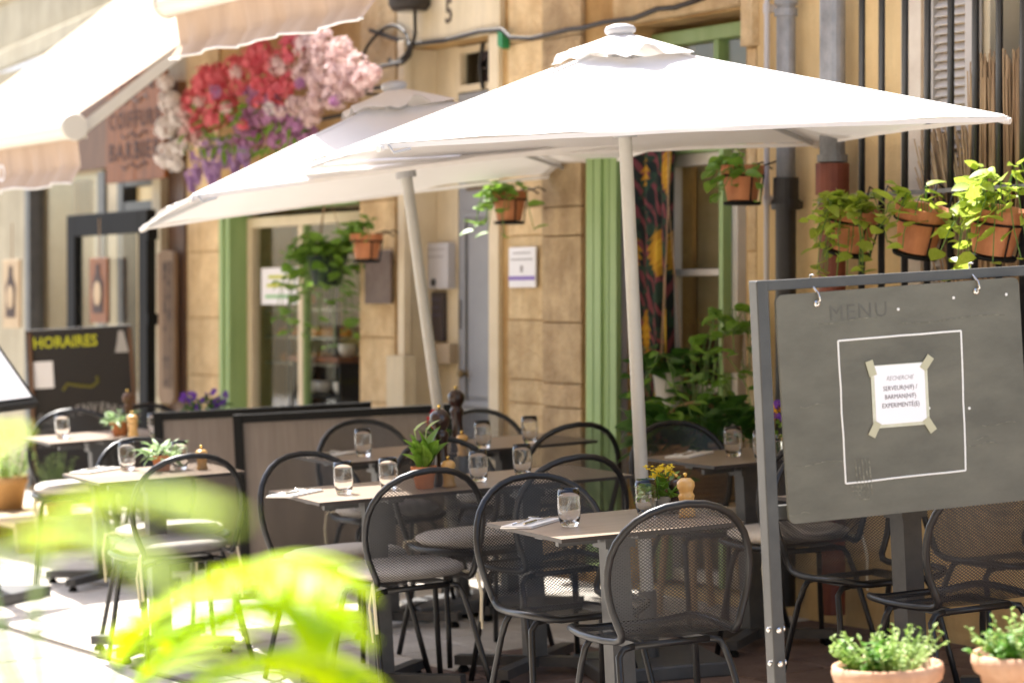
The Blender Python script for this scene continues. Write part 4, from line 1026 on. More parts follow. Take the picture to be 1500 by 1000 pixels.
# ================================================================= CHAIRS AND TABLES
CACHE = {}
def chair_meshes():
    # profile of the sheet from the top of the back to the front lip of the seat: (y, z, half width)
    P = [(-.285, .832, .0), (-.284, .826, .062), (-.282, .812, .108), (-.279, .790, .148), (-.275, .762, .178), (-.270, .728, .202), (-.264, .690, .217), (-.258, .650, .224),
         (-.251, .610, .225), (-.244, .570, .220), (-.236, .530, .210), (-.227, .490, .196), (-.215, .462, .186), (-.195, .444, .182), (-.165, .436, .186), (-.11, .434, .200),
         (-.04, .435, .213), (.03, .437, .219), (.10, .440, .217), (.15, .441, .208), (.185, .438, .190), (.208, .430, .160), (.215, .424, .12)]
    n = 14; q = MB(); uvs = []; s = 0
    for i, (y, z, wd) in enumerate(P):
        if i: s += math.hypot(y - P[i - 1][0], z - P[i - 1][1])
        for k in range(n + 1):
            x = wd * (2 * k / n - 1)
            wrap = .045 * (x / .225) ** 2 if z > .5 else .045 * (x / .225) ** 2 * max(0, (z - .43) / .07) * (1 if y < -.15 else 0)
            dish = -.012 * (1 - (x / max(wd, .01)) ** 2) if y > -.15 else 0
            q.v.append(Vector((x, y + wrap, z + dish))); uvs.append((x, s))
    for i in range(len(P) - 1):
        for k in range(n): q.f.append((i * (n + 1) + k, (i + 1) * (n + 1) + k, (i + 1) * (n + 1) + k + 1, i * (n + 1) + k + 1))
    me = q.mesh('mesh_sheet'); ul = me.uv_layers.new(name='UVMap')
    for l in me.loops: ul.data[l.index].uv = uvs[l.vertex_index]
    me.materials.append(M_mesh); me.shade_smooth(); CACHE['sheet'] = me
    # frame tube along the outline
    L = [q.v[i * (n + 1)] for i in range(len(P))]; Rr = [q.v[i * (n + 1) + n] for i in range(len(P))]
    loop = list(reversed(L)) + Rr[1:]
    fr = MB(); fr.tube(loop, .0115, 10, closed=True); me = fr.mesh('rim'); me.materials.append(M_black); me.shade_smooth(); CACHE['rim'] = me
    def bow(y_top, y_foot, wt, wf, zt):
        pts = []
        for sgn in (-1, 1):
            col = [(sgn * wf, y_foot, .006), (sgn * (wf * .6 + wt * .4), y_foot * .6 + y_top * .4, zt * .42), (sgn * (wf * .25 + wt * .75), y_foot * .2 + y_top * .8, zt * .80), (sgn * (wt + .004), y_top, zt * .93), (sgn * (wt - .012), y_top, zt * .985), (sgn * (wt - .045), y_top, zt)]
            pts += col if sgn < 0 else list(reversed(col))
        return pts
    half = {}
    for nm, yt, yf, wt, wf in (('front', .11, .20, .175, .225), ('rear', -.13, -.265, .165, .215)):
        full = bow(yt, yf, wt, wf, .412)
        for sd, seg in (('l', full[:6]), ('r', full[6:])):
            q = MB(); q.tube(seg, .0105, 9); me = q.mesh('leg'); me.materials.append(M_black); me.shade_smooth(); CACHE[nm + sd] = me
        q = MB(); q.tube([full[5], full[6]], .0105, 9); me = q.mesh('cross_tube'); me.materials.append(M_black); me.shade_smooth(); CACHE[nm + 'x'] = me
    q = MB(); q.bx(-.12, -.10, -.13, .11, .400, .424); q.bx(.10, .12, -.13, .11, .400, .424); me = q.mesh('seat_rail'); me.materials.append(M_black); CACHE['rail'] = me
    # cushion
    q = MB(); prof = [(0, .0), (.14, .0), (.185, .006), (.203, .022), (.200, .036), (.175, .048), (.10, .054), (0, .055)]; m_ = 28
    for (r, z) in prof:
        for k in range(m_):
            a = 2 * math.pi * k / m_; sq = 1 / (abs(math.cos(a)) ** 3.2 + abs(math.sin(a)) ** 3.2) ** (1 / 3.2)
            q.v.append(Vector((r * sq * math.cos(a) * 1.02, r * sq * math.sin(a), z + .441)))
    for i in range(len(prof) - 1):
        for k in range(m_): q.f.append((i * m_ + k, i * m_ + (k + 1) % m_, (i + 1) * m_ + (k + 1) % m_, (i + 1) * m_ + k))
    me = q.mesh('cushion'); me.materials.append(M_cush); me.shade_smooth(); CACHE['cushion'] = me
    for sx in (-1, 1):
        q = MB(); q.tube([(sx * .17, -.16, .455), (sx * .20, -.205, .45), (sx * .205, -.225, .38), (sx * .20, -.22, .28)], .006, 5); q.tube([(sx * .20, -.205, .45), (sx * .215, -.20, .37), (sx * .21, -.205, .25)], .005, 5)
        me = q.mesh('cushion_tie'); me.materials.append(M_tie); CACHE['tie%d' % sx] = me
chair_meshes()
def chair(x, y, face, label, cushion=False):
    o = thing('mesh_chair', label, 'chair', on_ground(x, y, face), 'black round-backed mesh terrace chairs')
    link('mesh_sheet', CACHE['sheet'], o); link('rim', CACHE['rim'], o); link('seat_rail', CACHE['rail'], o)
    for nm in ('front', 'rear'):
        link('leg', CACHE[nm + 'l'], o); link('leg', CACHE[nm + 'r'], o); link('cross_tube', CACHE[nm + 'x'], o)
    if cushion:
        c = link('cushion', CACHE['cushion'], o); link('cushion_tie', CACHE['tie1'], c); link('cushion_tie', CACHE['tie-1'], c); c.location = (0, .01, 0)
    return o
# positions: seat centre; near chairs look up the street, far chairs look back down it
def chair_back(x, y, face, label, cushion=False):
    """place by the spot under the top of the back"""
    d = Vector((-math.sin(R(face)), math.cos(R(face)))); chair(x + d.x * .28 + .040, y + d.y * .28 + .023, face, label, cushion)
chair_back(.50, 7.85, 20, 'bare black mesh chair beside the chalkboard post, at the table with yellow flowers')
chair_back(.06, 8.98, 202, 'bare black mesh chair opposite the chalkboard-side chair, at the table with yellow flowers')
chair_back(-.28, 9.38, 27, 'cushioned chair with cream ties in front of the potted lily and dark pepper mill', True)
chair_back(.235, 9.62, 28, 'black mesh chair between the upright parasol pole and the potted lily table')
chair_back(-.80, 10.38, 214, 'cushioned chair at the open end of the potted lily table, facing the chalkboard side', True)
chair_back(-.30, 10.78, 208, 'cushioned chair behind the potted lily, facing the chalkboard side', True)
chair_back(-.68, 12.05, 205, 'cushioned black chair against the taupe screens, at the red flower table', True)
chair_back(-.17, 12.36, 207, 'black chair behind the red flower pot, near the end of the taupe screens', True)
chair_back(.27, 11.18, 28, 'black chair before the green shutters, at the red flower table')
chair_back(.64, 11.02, 206, 'chair with pale seat in front of the wicker planter by the glazed doorway', True)
chair_back(1.12, 9.88, 22, 'cushioned chair at the pansy vase table behind the chalkboard post', True)
chair_back(1.06, 9.42, 204, 'bare black chair under the chalkboard, facing the grey table pillar')
chair_back(1.47, 8.22, 24, 'bare black chair under the chalkboard with its back to the herb pots')
chair_back(1.60, 9.68, 203, 'bare black chair against the ochre wall behind the grey table pillar')
chair_back(-1.24, 10.55, 26, 'cushioned chair with its back to the palm, at the table left of the screens', True)
chair_back(-1.60, 11.62, 212, 'cushioned chair facing the palm across the table left of the screens', True)
chair_back(-2.25, 13.95, 190, 'cushioned chair beside the menu stand, at the table before the black chalkboard', True)
chair_back(-1.90, 14.1, 215, 'black chair nearest the black barber door, at the table before the black chalkboard', True)

def table_meshes():
    q = MB(); q.bx(-.3, .3, -.3, .3, .718, .730); me = q.mesh('table_top'); me.materials.append(M_hpl); me.materials.append(M_edge)
    for p in me.polygons:
        if abs(p.normal.z) < .5 or p.normal.z < 0: p.material_index = 1
    CACHE['top'] = me
    q = MB(); q.bx(-.036, .036, -.036, .036, .065, .655); me = q.mesh('column'); me.materials.append(M_greym); CACHE['col'] = me
    q = MB()
    for a in (45, 135, 225, 315):
        q.box((.16, 0, .045), (.32, .05, .035), Matrix.Rotation(R(a), 4, 'Z'))
    me = q.mesh('cross_base'); me.materials.append(M_greym); CACHE['base'] = me
    for a in (45,): q = MB(); q.lathe([(0, 0), (.022, 0), (.022, .012), (.01, .028), (0, .028)], 10, M=Matrix.Translation((.295, 0, 0)))
    me = q.mesh('foot'); me.materials.append(M_blackm); CACHE['foot'] = me
    q = MB(); q.bx(-.05, .05, -.05, .05, .655, .702); q.bx(-.25, .25, -.03, .03, .700, .717); q.bx(-.03, .03, -.25, -.031, .701, .717); q.bx(-.03, .03, .031, .25, .701, .717)
    q.bx(-.19, -.06, -.012, .012, .672, .690); me = q.mesh('folding_bracket'); me.materials.append(M_greym); CACHE['brk'] = me
table_meshes()
TT = .730
def table(x, y, label, face=23):
    o = thing('bistro_table', label, 'table', on_ground(x + .037, y + .021, face), 'square taupe bistro tables')
    t = link('table_top', CACHE['top'], o)
    for a in (45, 135, 225, 315): link('foot', CACHE['foot'], o).rotation_euler = (0, 0, R(a))
    for k in ('col', 'base', 'brk'): link({'col': 'column', 'base': 'cross_base', 'foot': 'foot', 'brk': 'folding_bracket'}[k], CACHE[k], o)
table(.31, 8.39, 'square taupe table with yellow kalanchoe and wooden mill', 22)
table(-.504, 9.86, 'taupe table with folded napkin and two tumblers, joined to the potted lily table', 22)
table(.053, 10.086, 'taupe table carrying the potted lily and pepper mills beside the parasol pole', 22)
table(-.55, 11.46, 'taupe table with sunlit edge before the taupe screens')
table(-.03, 11.76, 'taupe table with the red flower pot behind the potted lily table')
table(.90, 10.50, 'taupe table with the pansy vase next to the glazed doorway', 24)
table(1.265, 8.80, 'taupe table hidden behind the chalkboard, its grey pillar showing below', 29)
table(1.79, 9.10, 'taupe table against the ochre wall behind the chalkboard', 29)
table(-1.46, 11.09, 'sunlit taupe table standing left of the taupe screens')
table(-2.05, 13.45, 'sunlit taupe table before the black chalkboard of opening hours')

# ---- tableware
def on_table(px, py, dx=0.0, dy=0.0):
    """spot on a table top seen at picture position px, py (contact point)"""
    t = (px - 750) / F
    y = (CAM_H - TT) / ((py - 450) / F + SLOPE * (ND.x * t + ND.y))
    return on_ground(t * y - UP.x * TT, y - UP.y * TT, 30, TT + .0008)
gp = [(0, 0), (.024, 0), (.0275, .004), (.0335, .028), (.0365, .060), (.0355, .090), (.0320, .116), (.0311, .116), (.0345, .090), (.0354, .060), (.0324, .030), (.025, .015), (0, .013)]
gme = MB().lathe(gp, 28).mesh('tumbler'); gme.materials.append(M_tumbler); gme.shade_smooth()
def tumbler(px, py, label):
    o = link('tumbler', gme); o.matrix_world = on_table(px, py); tag(o, label, 'glass', 'barrel-shaped clear tumblers')
tumbler(835, 772, 'clear tumbler next to the fork and napkin on the yellow kalanchoe table')
tumbler(948, 757, 'clear tumbler right beside the yellow kalanchoe pot')
tumbler(504, 724, 'clear tumbler next to the folded napkin on the joined tables')
tumbler(570, 718, 'clear tumbler between the folded napkin and the potted lily')
tumbler(702, 706, 'clear tumbler right of the small wooden mill by the potted lily')
tumbler(766, 697, 'clear tumbler at the parasol pole end of the joined tables')
tumbler(533, 669, 'clear tumbler on the sunlit-edged table before the screens')
tumbler(708, 657, 'clear tumbler beside the tall dark mill of the red flower table')
tumbler(777, 650, 'clear tumbler at the pillar end of the red flower table')
tumbler(1075, 669, 'clear tumbler on the pansy vase table by the doorway')
tumbler(1118, 676, 'clear tumbler next to the pansy vase, behind the chalkboard post')
tumbler(187, 689, 'sunlit tumbler beside the cutlery on the table left of the screens')
tumbler(264, 688, 'sunlit tumbler beside the small fern pot left of the screens')
tumbler(92, 642, 'sunlit tumbler in front of the black chalkboard, near the menu stand')
tumbler(228, 640, 'sunlit tumbler at the barber door end of the farthest table')
tall = [(0, 0), (.031, 0), (.032, .010), (.029, .018), (.0285, .030), (.0245, .055), (.0205, .085), (.0190, .110), (.0205, .135), (.0255, .152), (.0270, .160), (.0225, .167), (.0190, .172), (.0205, .178), (.0290, .190), (.0330, .206), (.0305, .222), (.0200, .234), (.0090, .239), (0, .240)]
short = [(0, 0), (.026, 0), (.027, .010), (.023, .018), (.0215, .040), (.024, .056), (.026, .060), (.023, .066), (.020, .070), (.022, .076), (.0275, .088), (.0265, .102), (.016, .112), (0, .114)]
def mill(px, py, prof, m, label, sc_=1.0, scz=1.0):
    o = thing('pepper_mill', label, 'pepper mill', on_table(px, py))
    part('body', MB().lathe([(r * sc_, z * sc_ * scz) for r, z in prof], 24), m, o, smooth=True)
    zt = prof[-1][1] * sc_ * scz
    part('knob', MB().lathe([(0, zt - .001), (.004, zt), (.004, zt + .004), (.0075, zt + .009), (.006, zt + .014), (0, zt + .016)], 12), M_brass, o, smooth=True)
mill(649, 712, tall, M_mill, 'tall dark turned pepper mill behind the potted lily', 1.14, 1.02)
mill(658, 714, short, M_beech, 'small beech salt mill right of the tall dark mill by the potted lily', .95, .9)
mill(672, 662, tall, M_mill, 'tall dark pepper mill on the red flower table', 1.1, .98)
mill(678, 668, short, M_beech, 'small beech salt mill on the red flower table', .9, .85)
mill(993, 752, short, M_mill, 'small dark mill between the yellow kalanchoe and the beech mill', .9, 1.05)
mill(1007, 758, short, M_beech, 'round headed beech mill beside the yellow kalanchoe', 1.02, 1.05)
mill(195, 640, short, M_beech, 'beech mill beside the sunlit pot on the farthest table', 1.0, .95)
mill(190, 636, tall, M_woodd, 'tall brown mill on the farthest table', .9, .95)
mill(296, 688, short, M_beech, 'beech mill on the table left of the screens', .9, .8)
def table_pot(px, py, r, h, pm_, label, maker, cat='potted plant'):
    o = thing('table_plant', label, cat, on_table(px, py))
    pt = part('pot', MB().lathe([(a, z + h) for a, z in pot_profile(r, h)], 22), pm_, o, smooth=True); pt.modifiers.new('edges', 'EDGE_SPLIT').split_angle = R(40)
    part('soil', MB().lathe([(0, h * .84), (r * .93, h * .82)], 14), M_soil, o)
    maker(o, h * .82); return o
def lily(o, z):
    f = part('leaves', upright_leaves(38, .19, 1.0, .03, leaf_geo(.58, .1, .3)), M_leafb, o, kind='stuff'); f.location = (0, 0, z)
    q = MB()
    for i in range(2): q.tube([(0, 0, z), (.01 - .03 * i, 0, z + .08), (.02 - .05 * i, .0, z + .15)], .0025, 5); q.add(*LV2, aim((.02 - .05 * i, 0, z + .14), (.5, -.3, .8), .4, .06))
    part('spathe', q, mat('green_white_spathe', (.45, .55, .22), .5, trans=.3), o)
table_pot(622, 716, .046, .080, M_terra, 'green lily in a terracotta pot beside the tall dark mill', lily)
def kal(o, z):
    f = part('leaves', bush(70, .05, .07, .05, LV1, 0), M_leafb, o, kind='stuff'); f.location = (0, 0, z)
    q = MB()
    for i in range(44):
        a = rnd(0, 6.28); r = .040 * math.sqrt(random.random()); floret(q, (r * math.cos(a) * 1.2, r * math.sin(a), z + .085 + rnd(-.02, .018)), (rnd(-.5, .5), rnd(-.8, .2), 1), .0115, 4)
    part('blossoms', q, M_fyel, o)
    q = MB()
    for i in range(12):
        a = rnd(0, 6.28); r = .03; q.tube([(0, 0, z), (r * math.cos(a), r * math.sin(a), z + .085)], .002, 4)
    part('stalks', q, M_stem, o)
table_pot(970, 752, .040, .055, mat('grey_pot', (.25, .24, .22), .7, col2=(.42, .41, .39), scale=40), 'yellow flowering kalanchoe in a small grey pot', kal)
def redfl(o, z):
    f = part('leaves', bush(30, .04, .05, .04), M_leafd, o, kind='stuff'); f.location = (0, 0, z)
    q = MB()
    for i in range(50): floret(q, (rnd(-.03, .03), rnd(-.03, .03), z + rnd(.03, .12)), (rnd(-1, 1), rnd(-1, 1), 1), .011)
    part('blossoms', q, M_red, o)
table_pot(640, 664, .042, .07, M_terra, 'red flowers in a terracotta pot behind the potted lily', redfl)
def fern(o, z):
    f = part('leaves', bush(60, .07, .07, .055, LV2), mat('pale_leaf', (.20, .34, .12), .5, col2=(.34, .45, .24), scale=14, trans=.4), o, kind='stuff'); f.location = (0, 0, z)
table_pot(175, 638, .045, .07, M_terra, 'sunlit pale leafed plant in a terracotta pot on the farthest table', fern)
table_pot(238, 690, .042, .06, M_terra, 'small fern pot on the table left of the screens', fern)
def pansies(o, z):
    f = part('leaves', bush(26, .03, .08, .04, LV2), M_leafb, o, kind='stuff'); f.location = (0, 0, z)
    for m_, n_ in ((M_forg, 9), (M_pansy, 12)):
        q = MB()
        for i in range(n_): floret(q, (rnd(-.03, .03), rnd(-.02, .02), z + rnd(.07, .13)), (rnd(-1, 1), -1, .5), .020)
        part('blossoms', q, m_, o)
table_pot(1137, 672, .030, .09, M_tumbler, 'glass vase of orange and violet pansies behind the chalkboard post', pansies, 'vase')
fme = MB(); 
fme.tube([(0, 0, .003), (0, .08, .004), (0, .12, .007)], [.0032, .0026, .003], 6)
for i in (-1.5, -.5, .5, 1.5): fme.tube([(0, .12, .007), (i * .005, .135, .010), (i * .005, .175, .006)], .0014, 5)
fork_me = fme.mesh('fork'); fork_me.materials.append(M_steel); fork_me.shade_smooth()
kme = MB(); kme.tube([(0, 0, .004), (0, .09, .004)], .0038, 6); kme.prism([(-.002, .09), (.008, .10), (.009, .18), (-.002, .20)], .003, .005, Matrix(((1, 0, 0, 0), (0, 0, 1, 0), (0, 1, 0, 0), (0, 0, 0, 1))))
knife_me = kme.mesh('knife'); knife_me.materials.append(M_steel)
def setting(px, py, turn, where):
    M = on_table(px, py) @ Matrix.Rotation(R(turn), 4, 'Z')
    q = MB(); q.bx(-.055, .055, -.11, .11, 0, .004); q.bx(-.052, .053, -.108, .107, .0045, .008)
    tag(part('napkin', q, mat('white_napkin', (.72, .69, .64), .95, bump=.1, bscale=200), None, bevel=.002), 'folded white napkin ' + where, 'napkin').matrix_world = M
    for nm, me, dx in (('fork', fork_me, -.02), ('knife', knife_me, .018)):
        o = link(nm, me); o.matrix_world = M @ Matrix.Translation((dx, -.09, .0085)); tag(o, 'steel %s lying on the napkin %s' % (nm, where), nm)
setting(778, 769, -55, 'on the yellow kalanchoe table')
setting(432, 725, -58, 'at the open end of the joined tables')
setting(485, 668, -60, 'on the sunlit-edged table before the screens')
setting(1010, 668, -60, 'on the pansy vase table')
setting(140, 691, -60, 'on the sunlit table left of the screens')

# ================================================================= SCREENS
def screen(px0, px1, z_, h, label, face=1.5):
    x0, x1 = (px0 - 750) / F * z_, (px1 - 750) / F * z_
    o = thing('folding_screen', label, 'screen', on_ground((x0 + x1) / 2, z_, face), 'taupe fabric terrace screens'); wd = (x1 - x0) / 2
    for s in (-1, 1):
        q = MB(); q.bx(s * wd - .022, s * wd + .022, -.022, .022, .0, h); part('post', q, M_blackm, o, bevel=.003)
        q = MB(); q.bx(s * wd - .05, s * wd + .05, -.16, .16, .002, .03); part('foot', q, M_blackm, o)
    for zz in (h - .04, .08):
        q = MB(); q.bx(-wd + .022, wd - .022, -.018, .018, zz, zz + .038); part('rail', q, M_blackm, o)
    q = MB(); q.grid(lambda i, j: (-wd + .022 + (2 * wd - .044) * i, .004 * math.sin(i * 40) * math.sin(j * 3.1), .118 + (h - .16) * j), 60, 6); part('fabric_panel', q, M_fabric, o, smooth=True)
screen(362, 668, 12.75, .845, 'taupe fabric screen with black frame just left of the leaning parasol pole')
screen(245, 550, 13.15, .85, 'taupe fabric screen with black frame below the cafe shop window')

# ================================================================= CHALKBOARD ON ITS STAND
BM = on_ground(.728, 7.3, 17)
fr = thing('chalkboard_stand', 'dark square-tube steel stand carrying the slate chalkboard on hooks', 'stand', BM)
FW = .815; FH = 1.475
for x in (0, FW):
    q = MB(); q.bx(x - .017, x + .017, -.028, .028, .012, FH); part('post', q, M_stand, fr, bevel=.003)
    q = MB(); q.bx(x - .019, x + .019, -.26, .26, .0, .011); q.bx(x - .021, x + .021, -.031, .031, .30, .305); part('foot', q, M_stand, fr)
    q = MB()
    for z in (.545, .455): 
        for s in (-1, 1): q.lathe([(0, 0), (.008, 0), (.008, .006), (.004, .009), (0, .009)], 10, M=Matrix.Translation((x + s * .017, -.01, z)) @ Matrix.Rotation(R(s * 90), 4, 'Y'))
        q.lathe([(0, 0), (.008, 0), (.008, .006), (.004, .009), (0, .009)], 10, M=Matrix.Translation((x, -.028, z)) @ Matrix.Rotation(R(90), 4, 'X'))
    part('bolt', q, M_steel, fr)
q = MB(); q.bx(.017, FW - .017, -.02, .02, FH - .028, FH - .001); part('top_rail', q, M_stand, fr, bevel=.002)
q = MB(); q.bx(.017, FW - .017, .0, .03, .835, .872); part('lower_rail', q, M_stand, fr, bevel=.002)
BW, BH = .715, .610
TB = BM @ Matrix.Translation((.036, -.012, 1.418)) @ Matrix.Rotation(R(-1.1), 4, 'Y') if False else BM @ Matrix.Translation((.034, -.034, 1.434)) @ Matrix.Rotation(R(-.9), 4, 'Y')
bo = thing('chalkboard', 'grey slate menu board with a chalk square and a taped paper notice', 'chalkboard', TB)
rc = .02; out_ = []
for cx, cz, a0 in ((BW - rc, -rc, 0), (rc, -rc, 90), (rc, -BH + rc, 180), (BW - rc, -BH + rc, 270)):
    for k in range(5): out_.append((cx + rc * math.cos(R(a0 + k * 22.5)), cz + rc * math.sin(R(a0 + k * 22.5))))
q = MB(); q.prism(list(reversed(out_)), 0, .012); part('panel', q, M_slate, bo)
def stroke(pts, w_, m, nm='chalk_line', d=-.0012):
    q = MB(); q.tube([(x, d, -y) for x, y in pts], w_, 5)
    for v in q.v: v.y = -.0004 + (v.y - d) * .35
    return part(nm, q, m, bo)
sqr = [(.171, .1335), (.533, .1335), (.523, .5125), (.169, .516)]
for a, c in zip(sqr, sqr[1:] + sqr[:1]):
    pts = [(a[0] + (c[0] - a[0]) * t / 6 + (rnd(-.0012, .0012) if 0 < t < 6 else 0), a[1] + (c[1] - a[1]) * t / 6 + (rnd(-.0012, .0012) if 0 < t < 6 else 0)) for t in range(7)]
    stroke(pts, .0026, M_chalk)
for body, x, y, s in (('MENU', .235, .078, .058), ('MENU', .27, .066, .03)):
    o = lettering(body, s, M_ghost, bo, Matrix.Translation((x, -.0006, -y)) @ UPRIGHT, extrude=.0002, spacing=1.15) if s > .05 else None
for (x0, x1, y) in ((.02, .165, .455), (.10, .30, .082), (.58, .69, .395), (.545, .60, .43), (.53, .62, .445), (.0, .06, .585), (.36, .67, .10), (.05, .12, .30)):
    stroke([(x0 + (x1 - x0) * t / 8, y + .004 * math.sin(t * .8)) for t in range(9)], .0013, M_ghostl, 'chalk_smear')
for i in range(5):
    x = .20 + i * .010; stroke([(x, .455), (x + .002, .50), (x + .004, .545 + rnd(-.02, .02))], .0024, M_ghostl, 'chalk_smear')
for i in range(4): stroke([(.175 + .01 * i, .525 + .012 * i), (.215 + rnd(0, .02), .528 + .012 * i)], .0022, M_ghostl, 'chalk_smear')
for (x, y) in ((.517, .043), (.675, .045), (.352, .062), (.545, .345), (.425, .335)):
    q = MB(); q.lathe([(0, 0), (.0042, 0), (.0035, .001), (0, .0012)], 10, M=Matrix.Translation((x, 0, -y)) @ Matrix.Rotation(R(90), 4, 'X')); part('chalk_dot', q, M_chalk, bo)
for x in (.116, .585):
    q = MB(); q.tube([(x, -.004, -.028), (x + .006, -.01, -.022), (x + .004, -.008, -.004), (x, .012, .012), (x, .032, .026), (x, .032, .046), (x, .010, .046)], .0032, 7); q.lathe([(.003, 0), (.009, 0), (.009, .004), (.003, .004)], 12, M=Matrix.Translation((x, 0, -.03)) @ Matrix.Rotation(R(90), 4, 'X'))
    part('hook', q, M_steel, bo, smooth=True)
sh = thing('paper_notice', 'white job notice in a clear sleeve taped to the slate chalkboard', 'notice', TB @ Matrix.Translation((.342, -.001, -.289)) @ Matrix.Rotation(R(.6), 4, 'Y'))
q = MB(); q.bx(-.083, .083, -.0012, 0, -.088, .081); part('sleeve', q, mat('yellowed_sleeve', (.47, .46, .33), .35, col2=(.56, .55, .44), scale=25), sh)
q = MB(); q.bx(-.074, .074, -.0022, -.0014, -.079, .079); part('sheet', q, M_paper, sh)
for x, z, a in ((-.082, .074, -15), (.082, .078, 38), (-.080, -.090, 30), (.082, -.090, -32)):
    q = MB(); q.box((0, 0, 0), (.022, .0006, .042), Matrix.Translation((x, -.0030, z)) @ Matrix.Rotation(R(a), 4, 'Y')); part('tape', q, M_tape, sh)
for body, z, s, mm, she in (('RECHERCHE', .038, .0165, M_inkl, .35), ('SERVEUR(H/F) /', .011, .0175, M_ink, 0), ('BARMAN(H/F)', -.012, .0175, M_ink, 0), ('EXPERIMENTÉ(E)', -.035, .0175, M_ink, 0)):
    me = text_mesh(body, s, extrude=.0002, shear=she, spacing=1.0); o = part('lettering', me, mm, sh); o.matrix_local = Matrix.Translation((.0, -.0026, z)) @ UPRIGHT @ Matrix.Diagonal((.86, 1, 1, 1))

# ---- black chalkboard with the opening hours
HB = on_ground(-2.53, 16.4, 8, -.0)
hb = thing('opening_hours_board', 'black chalkboard with yellow heading standing before the barber shop', 'chalkboard', HB)
q = MB(); q.prism([(-.33, .12), (.33, .12), (.30, 1.19), (-.32, 1.19)], -.012, .012, Matrix.Rotation(R(5), 4, 'X')); part('panel', q, M_bb, hb)
q = MB()
for x in (-.31, .31): q.tube([(x, -.09, 0), (x * .95, -.11, 1.17)], .014, 6); q.tube([(x, .38, 0), (x * .9, -.08, 1.17)], .014, 6)
part('leg', q, M_woodd, hb)
TH = Matrix.Rotation(R(5), 4, 'X')
me = text_mesh('HORAIRES', .105, bold=.002); o = part('lettering', me, M_yellowchalk, hb); o.matrix_local = TH @ Matrix.Translation((-.09, -.0145, 1.08)) @ UPRIGHT @ Matrix.Diagonal((.78, .9, 1, 1))
q = MB(); q.tube([(-.12, -.014, .82), (-.09, -.014, .86), (-.02, -.014, .845), (.05, -.014, .835), (.09, -.014, .86), (.085, -.014, .895)], .010, 5); part('chalk_flourish', q, M_dimchalk, hb).matrix_local = TH
q = MB(); q.bx(-.31, -.17, -.016, -.013, .84, 1.00); part('paper', q, M_paper, hb).matrix_local = TH
for k, ch in enumerate('BIENVENUE'):
    a = R(26 - 52 * k / 8); me = text_mesh(ch, .085); o = part('lettering', me, M_greychalk, hb)
    o.matrix_local = TH @ Matrix.Translation((.06 - math.sin(a) * .38, -.0145, .30 + math.cos(a) * .38)) @ Matrix.Rotation(-a, 4, 'Y') @ UPRIGHT @ Matrix.Diagonal((.75, 1, 1, 1))
for (x, z, s) in ((-.25, .62, .07), (-.25, .55, .06), (-.26, .48, .055)):
    q = MB()
    for i in range(6): q.tube([(x - .07 + i * .026, -.0145, z), (x - .062 + i * .026 + rnd(-.008, .008), -.0145, z + s * .8), (x - .05 + i * .026, -.0145, z + rnd(0, s))], .0035, 4)
    part('chalk_scribble', q, M_greychalk, hb).matrix_local = TH
q = MB(); q.prism([(.20, 1.03), (.28, 1.03), (.265, 1.11), (.255, 1.16), (.225, 1.16), (.215, 1.09)], -.0155, -.0135); part('chalk_drawing', q, M_greychalk, hb).matrix_local = TH

# ---- menu stand
MS = on_ground(-2.47, 13.02, 62)
ms_ = thing('menu_stand', 'dark menu lectern with slanted page holder on a flat foot', 'menu stand', MS)
q = MB(); q.bx(-.022, .022, -.022, .022, .05, 1.02); part('post', q, M_greym, ms_)
q = MB(); q.bx(-.18, .18, -.2, .2, 0, .05); part('base_plate', q, M_greym, ms_, bevel=.006)
TL = Matrix.Translation((0, 0, 1.10)) @ Matrix.Rotation(R(52), 4, 'X')
q = MB(); q.bx(-.22, .22, -.24, .24, -.025, .02, TL); part('holder', q, M_blackm, ms_, bevel=.004)
q = MB(); q.bx(-.19, .19, -.20, .20, .021, .023, TL); part('menu_page', q, M_paper, ms_)
# ---- plant pots on a low plank by the street
bn = thing('low_plank_bench', 'low wooden plank bench holding herb pots behind the menu stand', 'bench', on_ground(-2.72, 15.55, 28))
q = MB(); q.bx(-.28, .28, -.55, .55, .14, .17); part('plank', q, M_woodl, bn)
for yy in (-.45, .45):
    q = MB(); q.bx(-.25, .25, yy - .03, yy + .03, 0, .14); part('trestle', q, M_woodl, bn)
for k, (dy, dx, r, lb_) in enumerate(((.30, -.05, .12, 'ochre herb pot on the low plank bench, farther from the tables'), (-.32, .05, .09, 'small terracotta herb pot on the low plank bench, nearer the tables'))):
    o = thing('herb_pot', lb_, 'potted plant', on_ground(-2.72, 15.55, 28) @ Matrix.Translation((dx, dy, .171)))
    pt = part('pot', MB().lathe([(a, z + r * 1.6) for a, z in pot_profile(r, r * 1.6)], 20), mat('ochre_clay', (.50, .30, .12), .8) if k == 0 else M_terral, o, smooth=True)
    q = MB(); herb(q, 34, r, .22, .035); f = part('herbs', q, M_herb, o, kind='stuff'); f.location = (0, 0, r * 1.2)

